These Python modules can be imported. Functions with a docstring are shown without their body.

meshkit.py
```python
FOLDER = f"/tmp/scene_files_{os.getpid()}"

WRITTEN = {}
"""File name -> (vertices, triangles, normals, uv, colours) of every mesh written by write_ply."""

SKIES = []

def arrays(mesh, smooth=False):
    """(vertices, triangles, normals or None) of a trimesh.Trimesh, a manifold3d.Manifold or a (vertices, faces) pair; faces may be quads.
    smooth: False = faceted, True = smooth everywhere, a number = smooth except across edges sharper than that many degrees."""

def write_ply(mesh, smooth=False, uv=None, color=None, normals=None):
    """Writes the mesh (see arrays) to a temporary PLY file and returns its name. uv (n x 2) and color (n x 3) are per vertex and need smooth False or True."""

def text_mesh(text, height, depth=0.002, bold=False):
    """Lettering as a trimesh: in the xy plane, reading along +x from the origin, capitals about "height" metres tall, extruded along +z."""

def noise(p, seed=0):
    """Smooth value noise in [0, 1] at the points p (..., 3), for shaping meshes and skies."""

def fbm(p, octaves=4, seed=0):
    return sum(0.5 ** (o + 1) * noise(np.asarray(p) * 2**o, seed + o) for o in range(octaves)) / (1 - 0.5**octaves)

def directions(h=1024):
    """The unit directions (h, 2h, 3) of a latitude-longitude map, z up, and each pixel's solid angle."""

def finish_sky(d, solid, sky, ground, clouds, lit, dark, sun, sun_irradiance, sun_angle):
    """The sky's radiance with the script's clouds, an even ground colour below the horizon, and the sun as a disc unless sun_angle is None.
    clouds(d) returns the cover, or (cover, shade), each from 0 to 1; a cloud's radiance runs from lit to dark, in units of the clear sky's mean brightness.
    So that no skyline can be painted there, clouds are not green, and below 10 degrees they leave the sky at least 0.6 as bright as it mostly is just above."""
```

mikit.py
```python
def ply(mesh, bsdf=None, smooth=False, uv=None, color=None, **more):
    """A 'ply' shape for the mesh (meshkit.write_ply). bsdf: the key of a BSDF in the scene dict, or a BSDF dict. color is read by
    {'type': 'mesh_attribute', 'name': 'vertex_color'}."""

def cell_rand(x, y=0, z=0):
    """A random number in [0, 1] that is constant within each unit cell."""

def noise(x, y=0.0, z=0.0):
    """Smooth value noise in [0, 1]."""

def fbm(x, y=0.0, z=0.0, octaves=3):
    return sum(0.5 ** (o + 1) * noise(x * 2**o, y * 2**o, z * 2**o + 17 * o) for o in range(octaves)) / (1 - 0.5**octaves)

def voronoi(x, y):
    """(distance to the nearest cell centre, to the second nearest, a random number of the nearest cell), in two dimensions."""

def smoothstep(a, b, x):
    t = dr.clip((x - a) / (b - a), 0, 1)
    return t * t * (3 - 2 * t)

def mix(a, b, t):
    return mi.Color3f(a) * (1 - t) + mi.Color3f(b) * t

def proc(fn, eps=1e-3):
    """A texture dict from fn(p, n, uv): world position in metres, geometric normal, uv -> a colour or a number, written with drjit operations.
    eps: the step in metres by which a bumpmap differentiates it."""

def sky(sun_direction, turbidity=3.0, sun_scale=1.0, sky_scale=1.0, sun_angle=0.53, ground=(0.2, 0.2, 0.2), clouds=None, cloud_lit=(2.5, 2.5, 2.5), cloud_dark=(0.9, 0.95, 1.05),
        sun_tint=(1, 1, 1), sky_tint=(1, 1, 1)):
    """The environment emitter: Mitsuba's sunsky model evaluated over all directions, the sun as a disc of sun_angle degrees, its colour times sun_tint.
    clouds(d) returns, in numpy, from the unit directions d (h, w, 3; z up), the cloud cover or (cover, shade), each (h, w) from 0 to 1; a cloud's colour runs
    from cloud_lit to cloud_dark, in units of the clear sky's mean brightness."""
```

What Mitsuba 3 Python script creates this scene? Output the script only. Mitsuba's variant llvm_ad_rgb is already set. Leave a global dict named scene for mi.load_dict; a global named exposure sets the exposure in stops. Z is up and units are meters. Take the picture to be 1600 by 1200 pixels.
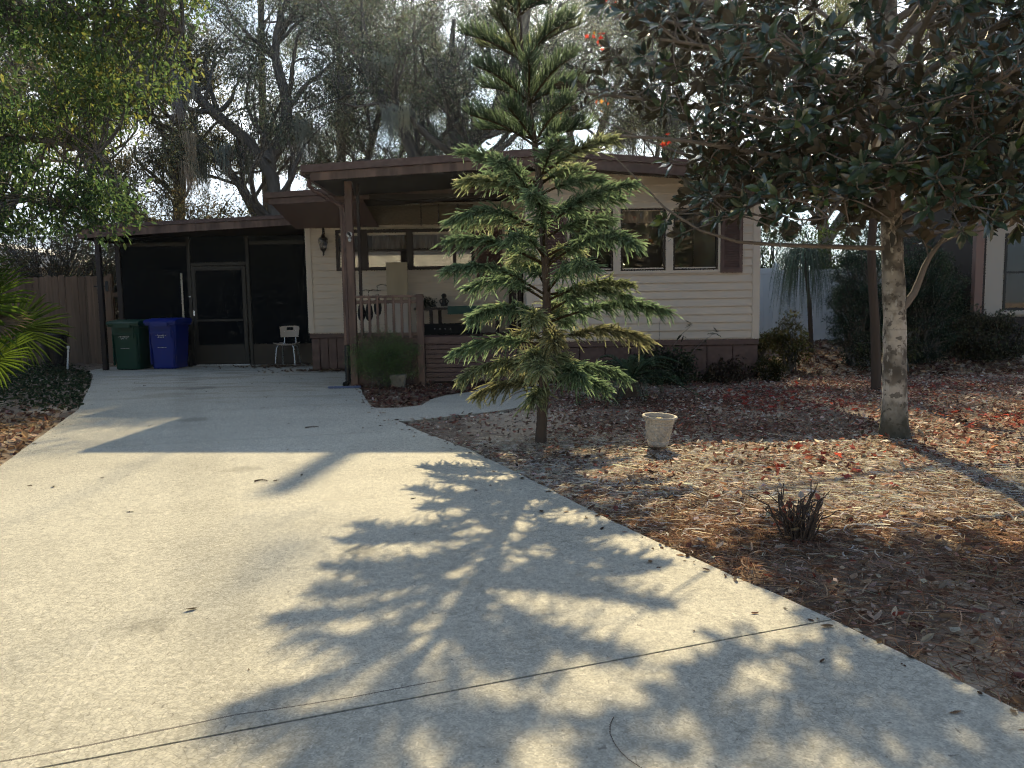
import math
import numpy as np, trimesh, mitsuba as mi, drjit as dr, mikit, meshkit
from mikit import noise, fbm, voronoi, smoothstep, mix, cell_rand, proc
from shapely.geometry import Polygon, LineString, box as sbox, Point
from shapely.ops import split as ssplit
import shapely
T = mi.ScalarTransform4f
PI = math.pi
# ------------------------------------------------------------------ camera, sky, exposure
scene, labels = {}, {}
scene['camera'] = {'type': 'perspective', 'fov': 67.28, 'fov_axis': 'x', 'near_clip': 0.05, 'far_clip': 2000.0,
    'to_world': T().look_at(origin=[0, 0, 1.08], target=[0, 0.995376, 1.08 - 0.096060], up=[0.0157, 0.096050, 0.995253])}


def cover(d):
    q = d * np.array([2.2, 2.2, 4.0])
    c = meshkit.fbm(q + 3.1, 5, seed=4)
    toward = np.clip((1 + d @ (np.array([0.12, 0.97, 0.625]) / np.linalg.norm([0.12, 0.97, 0.625]))) / 2, 0, 1)
    return np.clip((c - 0.42) * 4.0, 0, 1) * 0.88, 1 - toward ** 7      # thin cloud scatters forward: whitest round the sun


SUN = np.array([0.12, 0.97, 0.625])
scene['sky'] = mikit.sky(SUN.tolist(), turbidity=3.0, sun_scale=1.38, clouds=cover, cloud_lit=(9.0, 9.4, 9.9), cloud_dark=(0.93, 1.10, 1.30), sun_tint=(1.03, 1.05, 0.90), sky_tint=(0.95, 1.0, 1.05))
labels['sky'] = {'kind': 'structure'}
exposure = 2.05

# ------------------------------------------------------------------ helpers


def uniq(k):
    if k not in scene and k not in labels:
        return k
    i = 1
    while f'{k}_{i:03d}' in scene or f'{k}_{i:03d}' in labels:
        i += 1
    return f'{k}_{i:03d}'


def thing(name, label, cat, group=None):
    k = uniq(name)
    labels[k] = {'label': label, 'category': cat}
    if group:
        labels[k]['group'] = group
    return k


COUNT = {}


def put(parent, name, mesh, bsdf, smooth=False, **kw):
    base = name if parent is None else parent + '__' + name
    i = COUNT.get(base, 0)
    k = base if i == 0 else f'{base}_{i:03d}'
    COUNT[base] = i + 1
    scene[k] = mikit.ply(mesh, bsdf, smooth, **kw)
    return k


def reuse(parent, name, src, M):
    base = parent + '__' + name
    i = COUNT.get(base, 0)
    k = base if i == 0 else f'{base}_{i:03d}'
    COUNT[base] = i + 1
    scene[k] = {**scene[src], 'to_world': M}
    return k


def bx(x0, x1, y0, y1, z0, z1):
    m = trimesh.creation.box((x1 - x0, y1 - y0, z1 - z0))
    m.apply_translation(((x0 + x1) / 2, (y0 + y1) / 2, (z0 + z1) / 2))
    return m


def cbx(x0, x1, y0, y1, z0, z1, c=0.004):
    """box with chamfered edges (hull of its inset corners)"""
    pts = []
    for sx in (0, 1):
        for sy in (0, 1):
            for sz in (0, 1):
                p = np.array([(x0, x1)[sx], (y0, y1)[sy], (z0, z1)[sz]])
                s = np.array([1 - 2 * sx, 1 - 2 * sy, 1 - 2 * sz]) * c
                for a in range(3):
                    q = p + s
                    q[a] = p[a]
                    pts.append(q)
    return trimesh.convex.convex_hull(np.array(pts))


def cat(ms):
    return trimesh.util.concatenate(ms)


def extr(poly, h, z0=0.0):
    m = trimesh.creation.extrude_polygon(poly, h, engine='earcut')
    m.apply_translation((0, 0, z0))
    return m


def xz_prism(poly, y0, y1):
    """polygon in the x-z plane pulled along y"""
    m = trimesh.creation.extrude_polygon(poly, y1 - y0, engine='earcut')
    v = m.vertices
    return trimesh.Trimesh(np.c_[v[:, 0], y1 - v[:, 2], v[:, 1]], m.faces, process=False)


def yz_prism(poly, x0, x1):
    m = trimesh.creation.extrude_polygon(poly, x1 - x0, engine='earcut')
    v = m.vertices
    return trimesh.Trimesh(np.c_[x0 + v[:, 2], v[:, 0], v[:, 1]], m.faces, process=False)


def tubes(P, R, sides=4, caps=False):
    """n polylines of m points as tapering tubes: P (n,m,3), R (n,m)"""
    P, R = np.asarray(P, float), np.asarray(R, float)
    n, m = P.shape[:2]
    t = np.gradient(P, axis=1)
    t /= np.linalg.norm(t, axis=2, keepdims=True) + 1e-12
    mean = P[:, -1] - P[:, 0]
    ref = np.where((np.abs(mean[:, 2]) < 0.8 * np.linalg.norm(mean, axis=1))[:, None], [[0, 0, 1.0]], [[1.0, 0.13, 0]])
    a = np.cross(t, ref[:, None])
    a /= np.linalg.norm(a, axis=2, keepdims=True) + 1e-12
    b = np.cross(t, a)
    ang = np.arange(sides) * 2 * PI / sides
    v = P[:, :, None] + R[:, :, None, None] * (np.cos(ang)[:, None] * a[:, :, None] + np.sin(ang)[:, None] * b[:, :, None])
    i, j = np.meshgrid(np.arange(m - 1), np.arange(sides), indexing='ij')
    j2 = (j + 1) % sides
    q = np.stack([i * sides + j, i * sides + j2, (i + 1) * sides + j2, (i + 1) * sides + j], -1).reshape(-1, 4)
    f = np.vstack([q[:, [0, 1, 2]], q[:, [0, 2, 3]]])
    F = (f[None] + (np.arange(n) * m * sides)[:, None, None]).reshape(-1, 3)
    return v.reshape(-1, 3), F


def tube1(pts, r, sides=8):
    pts = np.asarray(pts, float)
    r = np.broadcast_to(r, (len(pts),))
    v, f = tubes(pts[None], r[None], sides)
    m = trimesh.Trimesh(v, f, process=False)
    n = len(pts)
    c0, c1 = len(v), len(v) + 1
    vv = np.vstack([v, pts[0], pts[-1]])
    k = np.arange(sides)
    ff = np.vstack([f, np.c_[k * 0 + c0, (k + 1) % sides, k], np.c_[k * 0 + c1, (n - 1) * sides + k, (n - 1) * sides + (k + 1) % sides]])
    return trimesh.Trimesh(vv, ff, process=False)


def join(parts):
    """several (v, f) or meshes to one (v, f)"""
    vs, fs, o = [], [], 0
    for p in parts:
        v, f = (p.vertices, p.faces) if hasattr(p, 'faces') else p
        vs.append(np.asarray(v)); fs.append(np.asarray(f) + o); o += len(v)
    return np.vstack(vs), np.vstack(fs)


def resample(p, m):
    p = np.asarray(p, float)
    s = np.r_[0, np.cumsum(np.linalg.norm(np.diff(p, axis=0), axis=1))]
    x = np.linspace(0, s[-1], m)
    # smooth by cubic through the points
    from scipy.interpolate import PchipInterpolator
    return PchipInterpolator(s, p)(x)


def unit(a):
    return a / (np.linalg.norm(a, axis=-1, keepdims=True) + 1e-12)


def frames(d, up):
    """rows (x=d, y=side, z=normal) for leaf templates"""
    d = unit(d)
    s = unit(np.cross(up, d))
    n = np.cross(d, s)
    return np.stack([d, s, n], 1)


def scatter(tv, tf, pos, fr, size, col=None, shade=None):
    """copies of a template: tv (k,3), frames (n,3,3), size (n,) or (n,3)"""
    n, k = len(pos), len(tv)
    size = np.asarray(size, float)
    if size.ndim == 1:
        size = size[:, None]
    loc = tv[None] * size[:, None, :]
    v = np.einsum('nki,nij->nkj', loc, fr) + pos[:, None]
    f = (tf[None] + (np.arange(n) * k)[:, None, None]).reshape(-1, 3)
    c = None
    if col is not None:
        c = np.repeat(col[:, None], k, 1)
        if shade is not None:
            c = c * shade[None, :, None]
        c = np.clip(c.reshape(-1, 3), 0, 1)
    return v.reshape(-1, 3), f, c


def leaf_template(kind):
    if kind == 'diamond':
        v = np.array([[0, 0, 0], [0.5, 0.5, 0.06], [1, 0, 0], [0.5, -0.5, 0.06]])
        f = np.array([[0, 2, 1], [0, 3, 2]])
        return v, f
    if kind == 'oval':     # folded along its midrib, 8 triangles
        v = np.array([[0, 0, 0], [0.3, 0.42, 0.08], [0.7, 0.36, 0.06], [1, 0, -0.06], [0.7, -0.36, 0.06], [0.3, -0.42, 0.08], [0.35, 0, 0.02], [0.7, 0, 0.0]])
        f = np.array([[0, 6, 1], [6, 2, 1], [6, 7, 2], [7, 3, 2], [0, 5, 6], [6, 5, 4], [6, 4, 7], [7, 4, 3]])
        return v, f
    if kind == 'curl':     # dry curled leaf
        v = np.array([[0, 0, 0.1], [0.3, 0.4, 0.22], [0.75, 0.33, 0.2], [1, 0, 0.22], [0.75, -0.33, 0.12], [0.3, -0.4, 0.14], [0.35, 0, 0.0], [0.7, 0, 0.03]])
        f = np.array([[0, 6, 1], [6, 2, 1], [6, 7, 2], [7, 3, 2], [0, 5, 6], [6, 5, 4], [6, 4, 7], [7, 4, 3]])
        return v, f
    if kind == 'lobed':    # maple-like, pointed lobes
        ang = np.linspace(0, 2 * PI, 10, endpoint=False)
        r = np.where(np.arange(10) % 2 == 0, 0.55, 0.26)
        v = np.vstack([[0.5, 0, 0.0], np.c_[0.5 + r * np.cos(ang), r * np.sin(ang), 0.12 * np.cos(ang * 2) + 0.05]])
        f = np.array([[0, 1 + i, 1 + (i + 1) % 10] for i in range(10)])
        return v, f


def vcol(base, n, rng, var=0.25, hue=0.08):
    b = np.array(base)
    c = b[None] * (1 + var * rng.normal(size=(n, 1))) * (1 + hue * rng.normal(size=(n, 3)))
    return np.clip(c, 0.005, 0.9)


def palette(cols, w, n, rng, var=0.2):
    cols = np.array(cols)
    i = rng.choice(len(cols), n, p=np.array(w) / np.sum(w))
    return np.clip(cols[i] * (1 + var * rng.normal(size=(n, 1))) * (1 + 0.05 * rng.normal(size=(n, 3))), 0.004, 0.9)


# ------------------------------------------------------------------ materials


def two(b):
    return {'type': 'twosided', 'bsdf': b}


def prin(col, rough=0.6, **k):
    c = {'type': 'rgb', 'value': list(col)} if not isinstance(col, dict) else col
    return {'type': 'principled', 'base_color': c, 'roughness': rough, **k}


ATTR = {'type': 'mesh_attribute', 'name': 'vertex_color'}


def mat(name, b):
    scene[name] = b
    return name


# crack lines of the concrete: (point, direction, wiggle)
CR = [((-1.12, 1.86), (0.936, 0.352), 0.9), ((-1.61, 7.47), (0.897, 0.442), 1.3), ((-1.30, 2.1), (-0.277, 0.961), 0.5)]


def concrete_fn(p, n, uv):
    x, y = p.x, p.y
    big = fbm(x * 0.55 + 3, y * 0.55, 0.0, 3)
    mid = fbm(x * 3.1, y * 3.1, 1.0, 3)
    fine = noise(x * 70, y * 70)
    spk = noise(x * 210, y * 210, 3.0)
    wx, wy = noise(x * 9, y * 9, 5.0), noise(x * 9, y * 9, 9.0)
    a, b, r = voronoi(x * 34 + wx * 2.2, y * 34 + wy * 2.2)
    crk = (1 - smoothstep(0.0, 0.11, b - a)) * smoothstep(0.38, 0.58, fbm(x * 0.8 + 7, y * 0.8, 2.0, 2))
    col = mix((0.360, 0.346, 0.292), (0.420, 0.407, 0.348), big)
    col = col * (0.90 + 0.20 * mid) * (0.84 + 0.32 * fine) * (0.78 + 0.44 * spk)
    col = col * (1 - 0.26 * crk)
    # pale aggregate and dark grains
    col = mix(col, (0.66, 0.62, 0.54), smoothstep(0.86, 0.95, noise(x * 95 + 5, y * 95, 6.0)) * 0.5)
    col = mix(col, (0.10, 0.09, 0.08), smoothstep(0.93, 0.99, noise(x * 60 + 9, y * 60, 8.0)) * 0.6)
    # tannin and dirt stains near the carport and along the left bed
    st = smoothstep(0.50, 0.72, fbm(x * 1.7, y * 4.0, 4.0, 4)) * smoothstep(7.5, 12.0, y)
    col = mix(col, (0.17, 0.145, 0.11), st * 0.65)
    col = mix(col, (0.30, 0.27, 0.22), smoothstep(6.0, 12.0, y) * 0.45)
    # tyre tracks down the drive and a few oil spots
    for off in (-0.75, 0.75):
        lat = (x + 2.55) * 0.919 + (y - 4.2) * 0.394 - off + 0.12 * (noise(y * 0.5, 3.0 + off) - 0.5)
        col = col * (1 - 0.13 * (1 - smoothstep(0.08, 0.24, dr.abs(lat))) * (0.4 + 0.6 * fbm(x * 5, y * 1.5, 3.0, 3)))
    for (ox, oy, orad) in ((-3.3, 7.9, 0.22), (-1.9, 5.3, 0.16), (-0.7, 3.4, 0.12), (-4.6, 11.3, 0.3), (-1.3, 2.6, 0.10)):
        dd_ = dr.sqrt((x - ox) * (x - ox) + (y - oy) * (y - oy)) + 0.16 * (fbm(x * 9, y * 9, 2.0, 3) - 0.5)
        col = col * (1 - 0.30 * (1 - smoothstep(orad * 0.3, orad, dd_)))
    pit = smoothstep(0.60, 0.78, fbm(x * 22, y * 22, 11.0, 3)) * smoothstep(0.40, 0.62, fbm(x * 0.9, y * 0.9, 12.0, 3))
    col = col * (1 - 0.15 * pit)
    for k, ((px, py), (dx, dy), wob) in enumerate(CR):
        w = wob * 0.05 * (fbm(x * 1.3 + 5 * k, y * 1.3, 3.0 + k, 4) - 0.5) * 2
        d = dr.abs((x - px) * (-dy) + (y - py) * dx + w)
        s = (x - px) * dx + (y - py) * dy
        if k == 2:
            on = smoothstep(-0.6, 0.2, s) * (1 - smoothstep(0.9, 1.3, s)) * 0.22 * smoothstep(0.35, 0.6, noise(s * 6.0, 3.0))
            col = mix(col, (0.72, 0.70, 0.66), (1 - smoothstep(0.002, 0.006, d)) * on)
        else:
            th = 0.0035 * (0.4 + 1.3 * noise(s * 5.0, 2.0 + k))
            on = smoothstep(0.33, 0.45, noise(s * 1.7 + 3 * k, 7.0))
            col = mix(col, (0.10, 0.09, 0.08), (1 - smoothstep(th * 0.5, th, d)) * on * 0.9)
    return col


mat('concrete', {'type': 'bumpmap', 'arbitrary': proc(lambda p, n, uv: noise(p.x * 70, p.y * 70) * 0.5 + noise(p.x * 180, p.y * 180, 3.0) * 0.4 + fbm(p.x * 6, p.y * 6, 1.0, 2) * 0.8, eps=0.002), 'scale': 0.0022,
                 'bsdf': two(prin(proc(concrete_fn), 0.82))})


def soil_fn(p, n, uv):
    x, y = p.x, p.y
    a = fbm(x * 1.1, y * 1.1, 0.0, 4)
    b = fbm(x * 14, y * 14, 2.0, 3)
    col = mix((0.085, 0.062, 0.047), (0.25, 0.19, 0.14), b)
    col = mix(col, (0.42, 0.345, 0.26), smoothstep(0.52, 0.66, a) * 0.7)
    return col


mat('soil', two(prin(proc(soil_fn), 0.95)))
mat('asphalt', two({'type': 'diffuse', 'reflectance': {'type': 'rgb', 'value': [0.16, 0.155, 0.15]}}))


def siding_fn(p, n, uv):
    g = fbm(p.x * 1.2, p.z * 5, p.y, 3)
    f = noise(p.x * 6, p.z * 90, 2.0)
    col = mix((0.62, 0.545, 0.45), (0.69, 0.61, 0.515), g)
    return col * (0.95 + 0.08 * f) * (0.93 + 0.07 * smoothstep(0.7, 1.0, p.z))


mat('siding', two(prin(proc(siding_fn), 0.5)))


def brown_fn(p, n, uv):
    g = fbm(p.x * 2.3 + p.y, p.y * 2.0, p.z * 9, 3)
    s = noise(p.x * 24 + p.y * 5, p.z * 24, p.y * 24)
    return mix((0.085, 0.050, 0.045), (0.145, 0.088, 0.076), g) * (0.82 + 0.36 * s)


mat('brown', two(prin(proc(brown_fn), 0.55)))


def post_fn(p, n, uv):
    g = fbm(p.x * 9, p.y * 9, p.z * 1.6, 4)
    return mix((0.10, 0.060, 0.048), (0.20, 0.125, 0.095), smoothstep(0.3, 0.7, g))


mat('soffit_paint', two(prin((0.15, 0.09, 0.078), 0.6)))
mat('post_paint', two(prin(proc(post_fn), 0.6)))
mat('dark_brown', two(prin((0.030, 0.020, 0.018), 0.6)))
mat('bronze', two(prin((0.035, 0.028, 0.022), 0.45, metallic=0.3)))
mat('frame_grey', two(prin((0.018, 0.017, 0.014), 0.5)))
mat('black', two(prin((0.012, 0.012, 0.013), 0.45)))
mat('matte_black', two(prin((0.008, 0.009, 0.010), 0.9)))
mat('interior', two({'type': 'diffuse', 'reflectance': {'type': 'rgb', 'value': [0.10, 0.085, 0.075]}}))
mat('shade_blind', two(prin(proc(lambda p, n, uv: mix((0.12, 0.09, 0.06), (0.21, 0.165, 0.11), fbm(p.x * 30, p.z * 160, 0.0, 2))), 0.8)))
mat('screen_mesh', {'type': 'mask', 'opacity': 0.86, 'bsdf': two({'type': 'diffuse', 'reflectance': {'type': 'rgb', 'value': [0.006, 0.009, 0.013]}})})
mat('window_glass', {'type': 'thindielectric', 'int_ior': 1.7})
mat('white_vinyl', two(prin((0.74, 0.75, 0.75), 0.4)))
mat('offwhite', two(prin((0.55, 0.50, 0.40), 0.6)))
mat('cream_trim', two(prin((0.64, 0.57, 0.48), 0.5)))


def wood_fn(p, n, uv):
    k = cell_rand(dr.floor(p.x / 0.145), 3.0)
    g = fbm(p.x * 28, p.y * 28, p.z * 1.5, 4)
    return mix((0.10, 0.062, 0.040), (0.21, 0.14, 0.095), g) * (0.75 + 0.5 * k)


mat('fence_wood', two(prin(proc(wood_fn), 0.85)))


def bark_fn(p, n, uv):
    a = fbm(p.x * 9, p.y * 9, p.z * 3, 4)
    return mix((0.060, 0.056, 0.054), (0.19, 0.178, 0.165), a)


mat('oak_bark', two(prin(proc(bark_fn), 0.95)))


def lichen_fn(p, n, uv):
    a = fbm(p.x * 11, p.y * 11, p.z * 8, 4)
    b = fbm(p.x * 30 + 4, p.y * 30, p.z * 26, 3)
    ring = fbm(p.x * 3, p.y * 3, p.z * 40, 2)
    d1, d2, r = voronoi(dr.atan2(p.y - 6.22, p.x - 3.08) * 2.6 + 0.8 * b, p.z * 11 + 0.9 * a)
    col = mix((0.16, 0.14, 0.115), (0.44, 0.405, 0.35), smoothstep(0.36, 0.62, a))
    col = col * (0.62 + 0.55 * smoothstep(0.35, 0.62, fbm(p.x * 6 + 2, p.y * 6, p.z * 3.4, 3)))
    col = mix(col, (0.58, 0.56, 0.51), (1 - smoothstep(0.18, 0.34, d1)) * smoothstep(0.45, 0.6, r) * 0.55)
    col = mix(col, (0.085, 0.075, 0.065), smoothstep(0.57, 0.66, b) * 0.75)
    col = mix(col, (0.15, 0.13, 0.11), smoothstep(0.58, 0.72, ring) * 0.25)
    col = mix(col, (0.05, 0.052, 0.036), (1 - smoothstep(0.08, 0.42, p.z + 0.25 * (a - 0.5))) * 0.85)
    return col


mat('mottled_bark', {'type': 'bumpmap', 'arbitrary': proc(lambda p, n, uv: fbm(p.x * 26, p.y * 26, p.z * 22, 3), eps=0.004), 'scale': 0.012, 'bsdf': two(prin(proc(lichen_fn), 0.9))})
mat('pine_bark', two(prin((0.085, 0.062, 0.048), 0.9)))
mat('twig_bark', two(prin((0.19, 0.165, 0.145), 0.8)))
mat('leaf_thin', {'type': 'principledthin', 'base_color': ATTR, 'roughness': 0.45, 'diff_trans': 0.9, 'spec_trans': 0.0, 'eta': 1.5})
mat('leaf_bright', {'type': 'principledthin', 'base_color': ATTR, 'roughness': 0.27, 'diff_trans': 1.15, 'spec_trans': 0.0, 'eta': 1.5})
mat('dry_leaf', {'type': 'principledthin', 'base_color': ATTR, 'roughness': 0.32, 'diff_trans': 1.0, 'spec_trans': 0.0, 'eta': 1.6})
mat('pine_green', two(prin(ATTR, 0.42, specular=0.6)))
mat('conifer_thin', {'type': 'principledthin', 'base_color': ATTR, 'roughness': 0.3, 'diff_trans': 1.1, 'spec_trans': 0.0, 'eta': 1.6})
mat('plain_attr', two(prin(ATTR, 0.8)))
mat('magnolia_leaf', {'type': 'twosided', 'top': prin(ATTR, 0.15, specular=0.8, clearcoat=1.0, clearcoat_gloss=0.93), 'under': prin((0.070, 0.060, 0.040), 0.5)})
mat('moss_grey', {'type': 'principledthin', 'base_color': ATTR, 'roughness': 0.9, 'diff_trans': 1.0, 'spec_trans': 0.0, 'eta': 1.3})


def stone_fn(p, n, uv):
    a = fbm(p.x * 30, p.y * 30, p.z * 30, 4)
    b = fbm(p.x * 7, p.y * 7, p.z * 7, 3)
    return mix((0.38, 0.34, 0.285), (0.60, 0.555, 0.48), a) * (0.75 + 0.5 * b)


mat('pot_stone', two(prin(proc(stone_fn), 0.85)))
mat('planter_stone', two(prin(proc(lambda p, n, uv: mix((0.13, 0.115, 0.09), (0.30, 0.27, 0.21), fbm(p.x * 26, p.y * 26, p.z * 26, 4))), 0.9)))
mat('cart_green', two(prin((0.004, 0.050, 0.030), 0.42)))
mat('cart_blue', two(prin((0.004, 0.020, 0.22), 0.40)))
mat('pale_print', two(prin((0.55, 0.55, 0.55), 0.7)))
mat('chrome', two({'type': 'roughconductor', 'material': 'Al', 'alpha': 0.2}))
mat('chair_plastic', two(prin((0.42, 0.36, 0.30), 0.45)))
mat('board_beige', two(prin(proc(lambda p, n, uv: mix((0.36, 0.30, 0.20), (0.50, 0.43, 0.30), fbm(p.x * 8, 0.0, p.z * 2, 3))), 0.6)))
mat('board_white', two(prin((0.52, 0.47, 0.42), 0.6)))
mat('cloth_green', two(prin((0.05, 0.12, 0.10), 0.8)))
mat('blue_metal', two(prin((0.07, 0.11, 0.22), 0.4)))
mat('roof_brown', two(prin((0.075, 0.050, 0.043), 0.6)))
mat('pink_trim', two(prin((0.26, 0.16, 0.13), 0.6)))
mat('stucco_pale', two(prin((0.48, 0.44, 0.38), 0.7)))
mat('white_paint', two(prin((0.78, 0.78, 0.76), 0.6)))
mat('lantern_glass', {'type': 'thindielectric', 'int_ior': 1.5})

# ------------------------------------------------------------------ ground
DRIVE = Polygon([(3.6, -4.2), (2.4, -0.75), (1.70, 1.02), (1.34, 1.94), (1.08, 2.59), (0.60, 3.60), (-0.30, 5.85), (-0.86, 6.95), (-1.36, 8.05), (-1.72, 9.15), (-1.97, 10.1), (-2.12, 10.75), (-2.25, 11.25), (-2.5, 11.3),
                 (-2.75, 14.3), (-3.74, 14.42), (-3.86, 16.42), (-8.55, 16.42), (-8.45, 15.3), (-7.75, 14.2), (-6.6, 12.0), (-5.08, 8.95), (-3.66, 5.3), (-2.0, 1.5), (-0.2, -2.6), (0.4, -4.2)])
_d = np.array(shapely.segmentize(DRIVE, 0.05).exterior.coords)[:-1]
_o = meshkit.fbm(np.c_[_d * 5.0, _d[:, 0] * 0], 4, 9) - 0.5
DRIVE = Polygon(_d + np.c_[_o, _o[::-1]] * 0.022).buffer(0)
WALK = Polygon([(-1.60, 8.73), (-1.30, 8.72), (-1.06, 8.92), (-1.03, 9.45), (-0.86, 9.95), (-0.52, 10.35), (-0.42, 11.25), (0.50, 11.25), (0.42, 9.3), (0.12, 8.62), (-0.20, 8.26), (-1.02, 7.66), (-1.20, 7.62)]).difference(DRIVE.buffer(0.012))
WALK = max(getattr(WALK, 'geoms', [WALK]), key=lambda g: g.area)


def ground_z(x, y):
    """height of the bare ground"""
    p = np.stack([x, y, 0 * x], -1)
    z = -0.055 + 0.035 * meshkit.fbm(p * 0.9, 3, seed=7) + 0.02 * meshkit.noise(p * 4.0, 5)
    s = np.clip((y - 11.5) / 6.0, 0, 1) * np.clip((x - 3.9) / 1.5, 0, 1)
    z = z + 0.26 * s * s * (3 - 2 * s)
    return z


def axis(lo, hi, step, far):
    a = np.arange(lo, hi + 1e-6, step)
    out, s, v = [], step, hi
    while v < far:
        s *= 1.35
        v += s
        out.append(v)
    neg, s, v = [], step, lo
    while v > -far:
        s *= 1.35
        v -= s
        neg.append(v)
    return np.r_[neg[::-1], a, out]


gx, gy = axis(-11, 12, 0.16, 500), axis(-4, 20, 0.16, 500)
GX, GY = np.meshgrid(gx, gy, indexing='ij')
gz = ground_z(GX, GY)
inside = shapely.contains_xy(DRIVE.union(WALK).buffer(0.02), GX.ravel(), GY.ravel()).reshape(GX.shape)
gz = np.where(inside, np.minimum(gz, -0.06), gz)
nx, ny = len(gx), len(gy)
ii, jj = np.meshgrid(np.arange(nx - 1), np.arange(ny - 1), indexing='ij')
q = np.stack([ii * ny + jj, (ii + 1) * ny + jj, (ii + 1) * ny + jj + 1, ii * ny + jj + 1], -1).reshape(-1, 4)
put(None, 'ground', (np.stack([GX, GY, gz], -1).reshape(-1, 3), q), 'soil', True)
labels['ground'] = {'kind': 'structure'}

# driveway: slabs between its joints
labels['driveway'] = {'kind': 'structure'}
JOINTS = [((-1.12, 1.77), (1.06, 2.55)), ((-4.95, 8.35), (-1.49, 8.88)), ((-3.6, 6.25), (-1.0, 6.95)), ((-5.85, 10.35), (-1.9, 11.4)), ((-7.2, 13.2), (-2.6, 14.1)), ((0.1, -1.6), (2.6, -0.75)), ((-2.6, 4.0), (0.6, 4.75))]
slabs = DRIVE
cuts = []
for i_, (a, b) in enumerate(JOINTS):
    a, b = np.array(a), np.array(b)
    d = (b - a) / np.linalg.norm(b - a)
    t = np.linspace(-4, 4 + np.linalg.norm(b - a), 60)
    nn = np.array([-d[1], d[0]])
    wob = 0.006 * (meshkit.fbm(np.stack([t * 2, t * 0 + i_, t * 0], -1), 3) - 0.5)
    pts = a + t[:, None] * d + wob[:, None] * nn
    cuts.append(LineString(pts).buffer([0.0045, 0.006, 0.004, 0.006, 0.007, 0.005, 0.0012][i_]))
slabs = slabs.difference(shapely.union_all(cuts))
for g in sorted(slabs.geoms, key=lambda g: g.centroid.y):
    if g.area > 0.05:
        put('driveway', 'slab', extr(g, 0.11, -0.11), 'concrete')
put('driveway', 'joint_fill', extr(DRIVE.buffer(-0.02), 0.05, -0.065), 'soil')
put(None, 'walkway', extr(WALK, 0.10, -0.112), 'concrete')
labels['walkway'] = {'kind': 'structure'}
put(None, 'road', bx(-60, 60, -12.5, -4.25, -0.2, -0.02), 'asphalt')
labels['road'] = {'kind': 'structure'}

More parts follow.
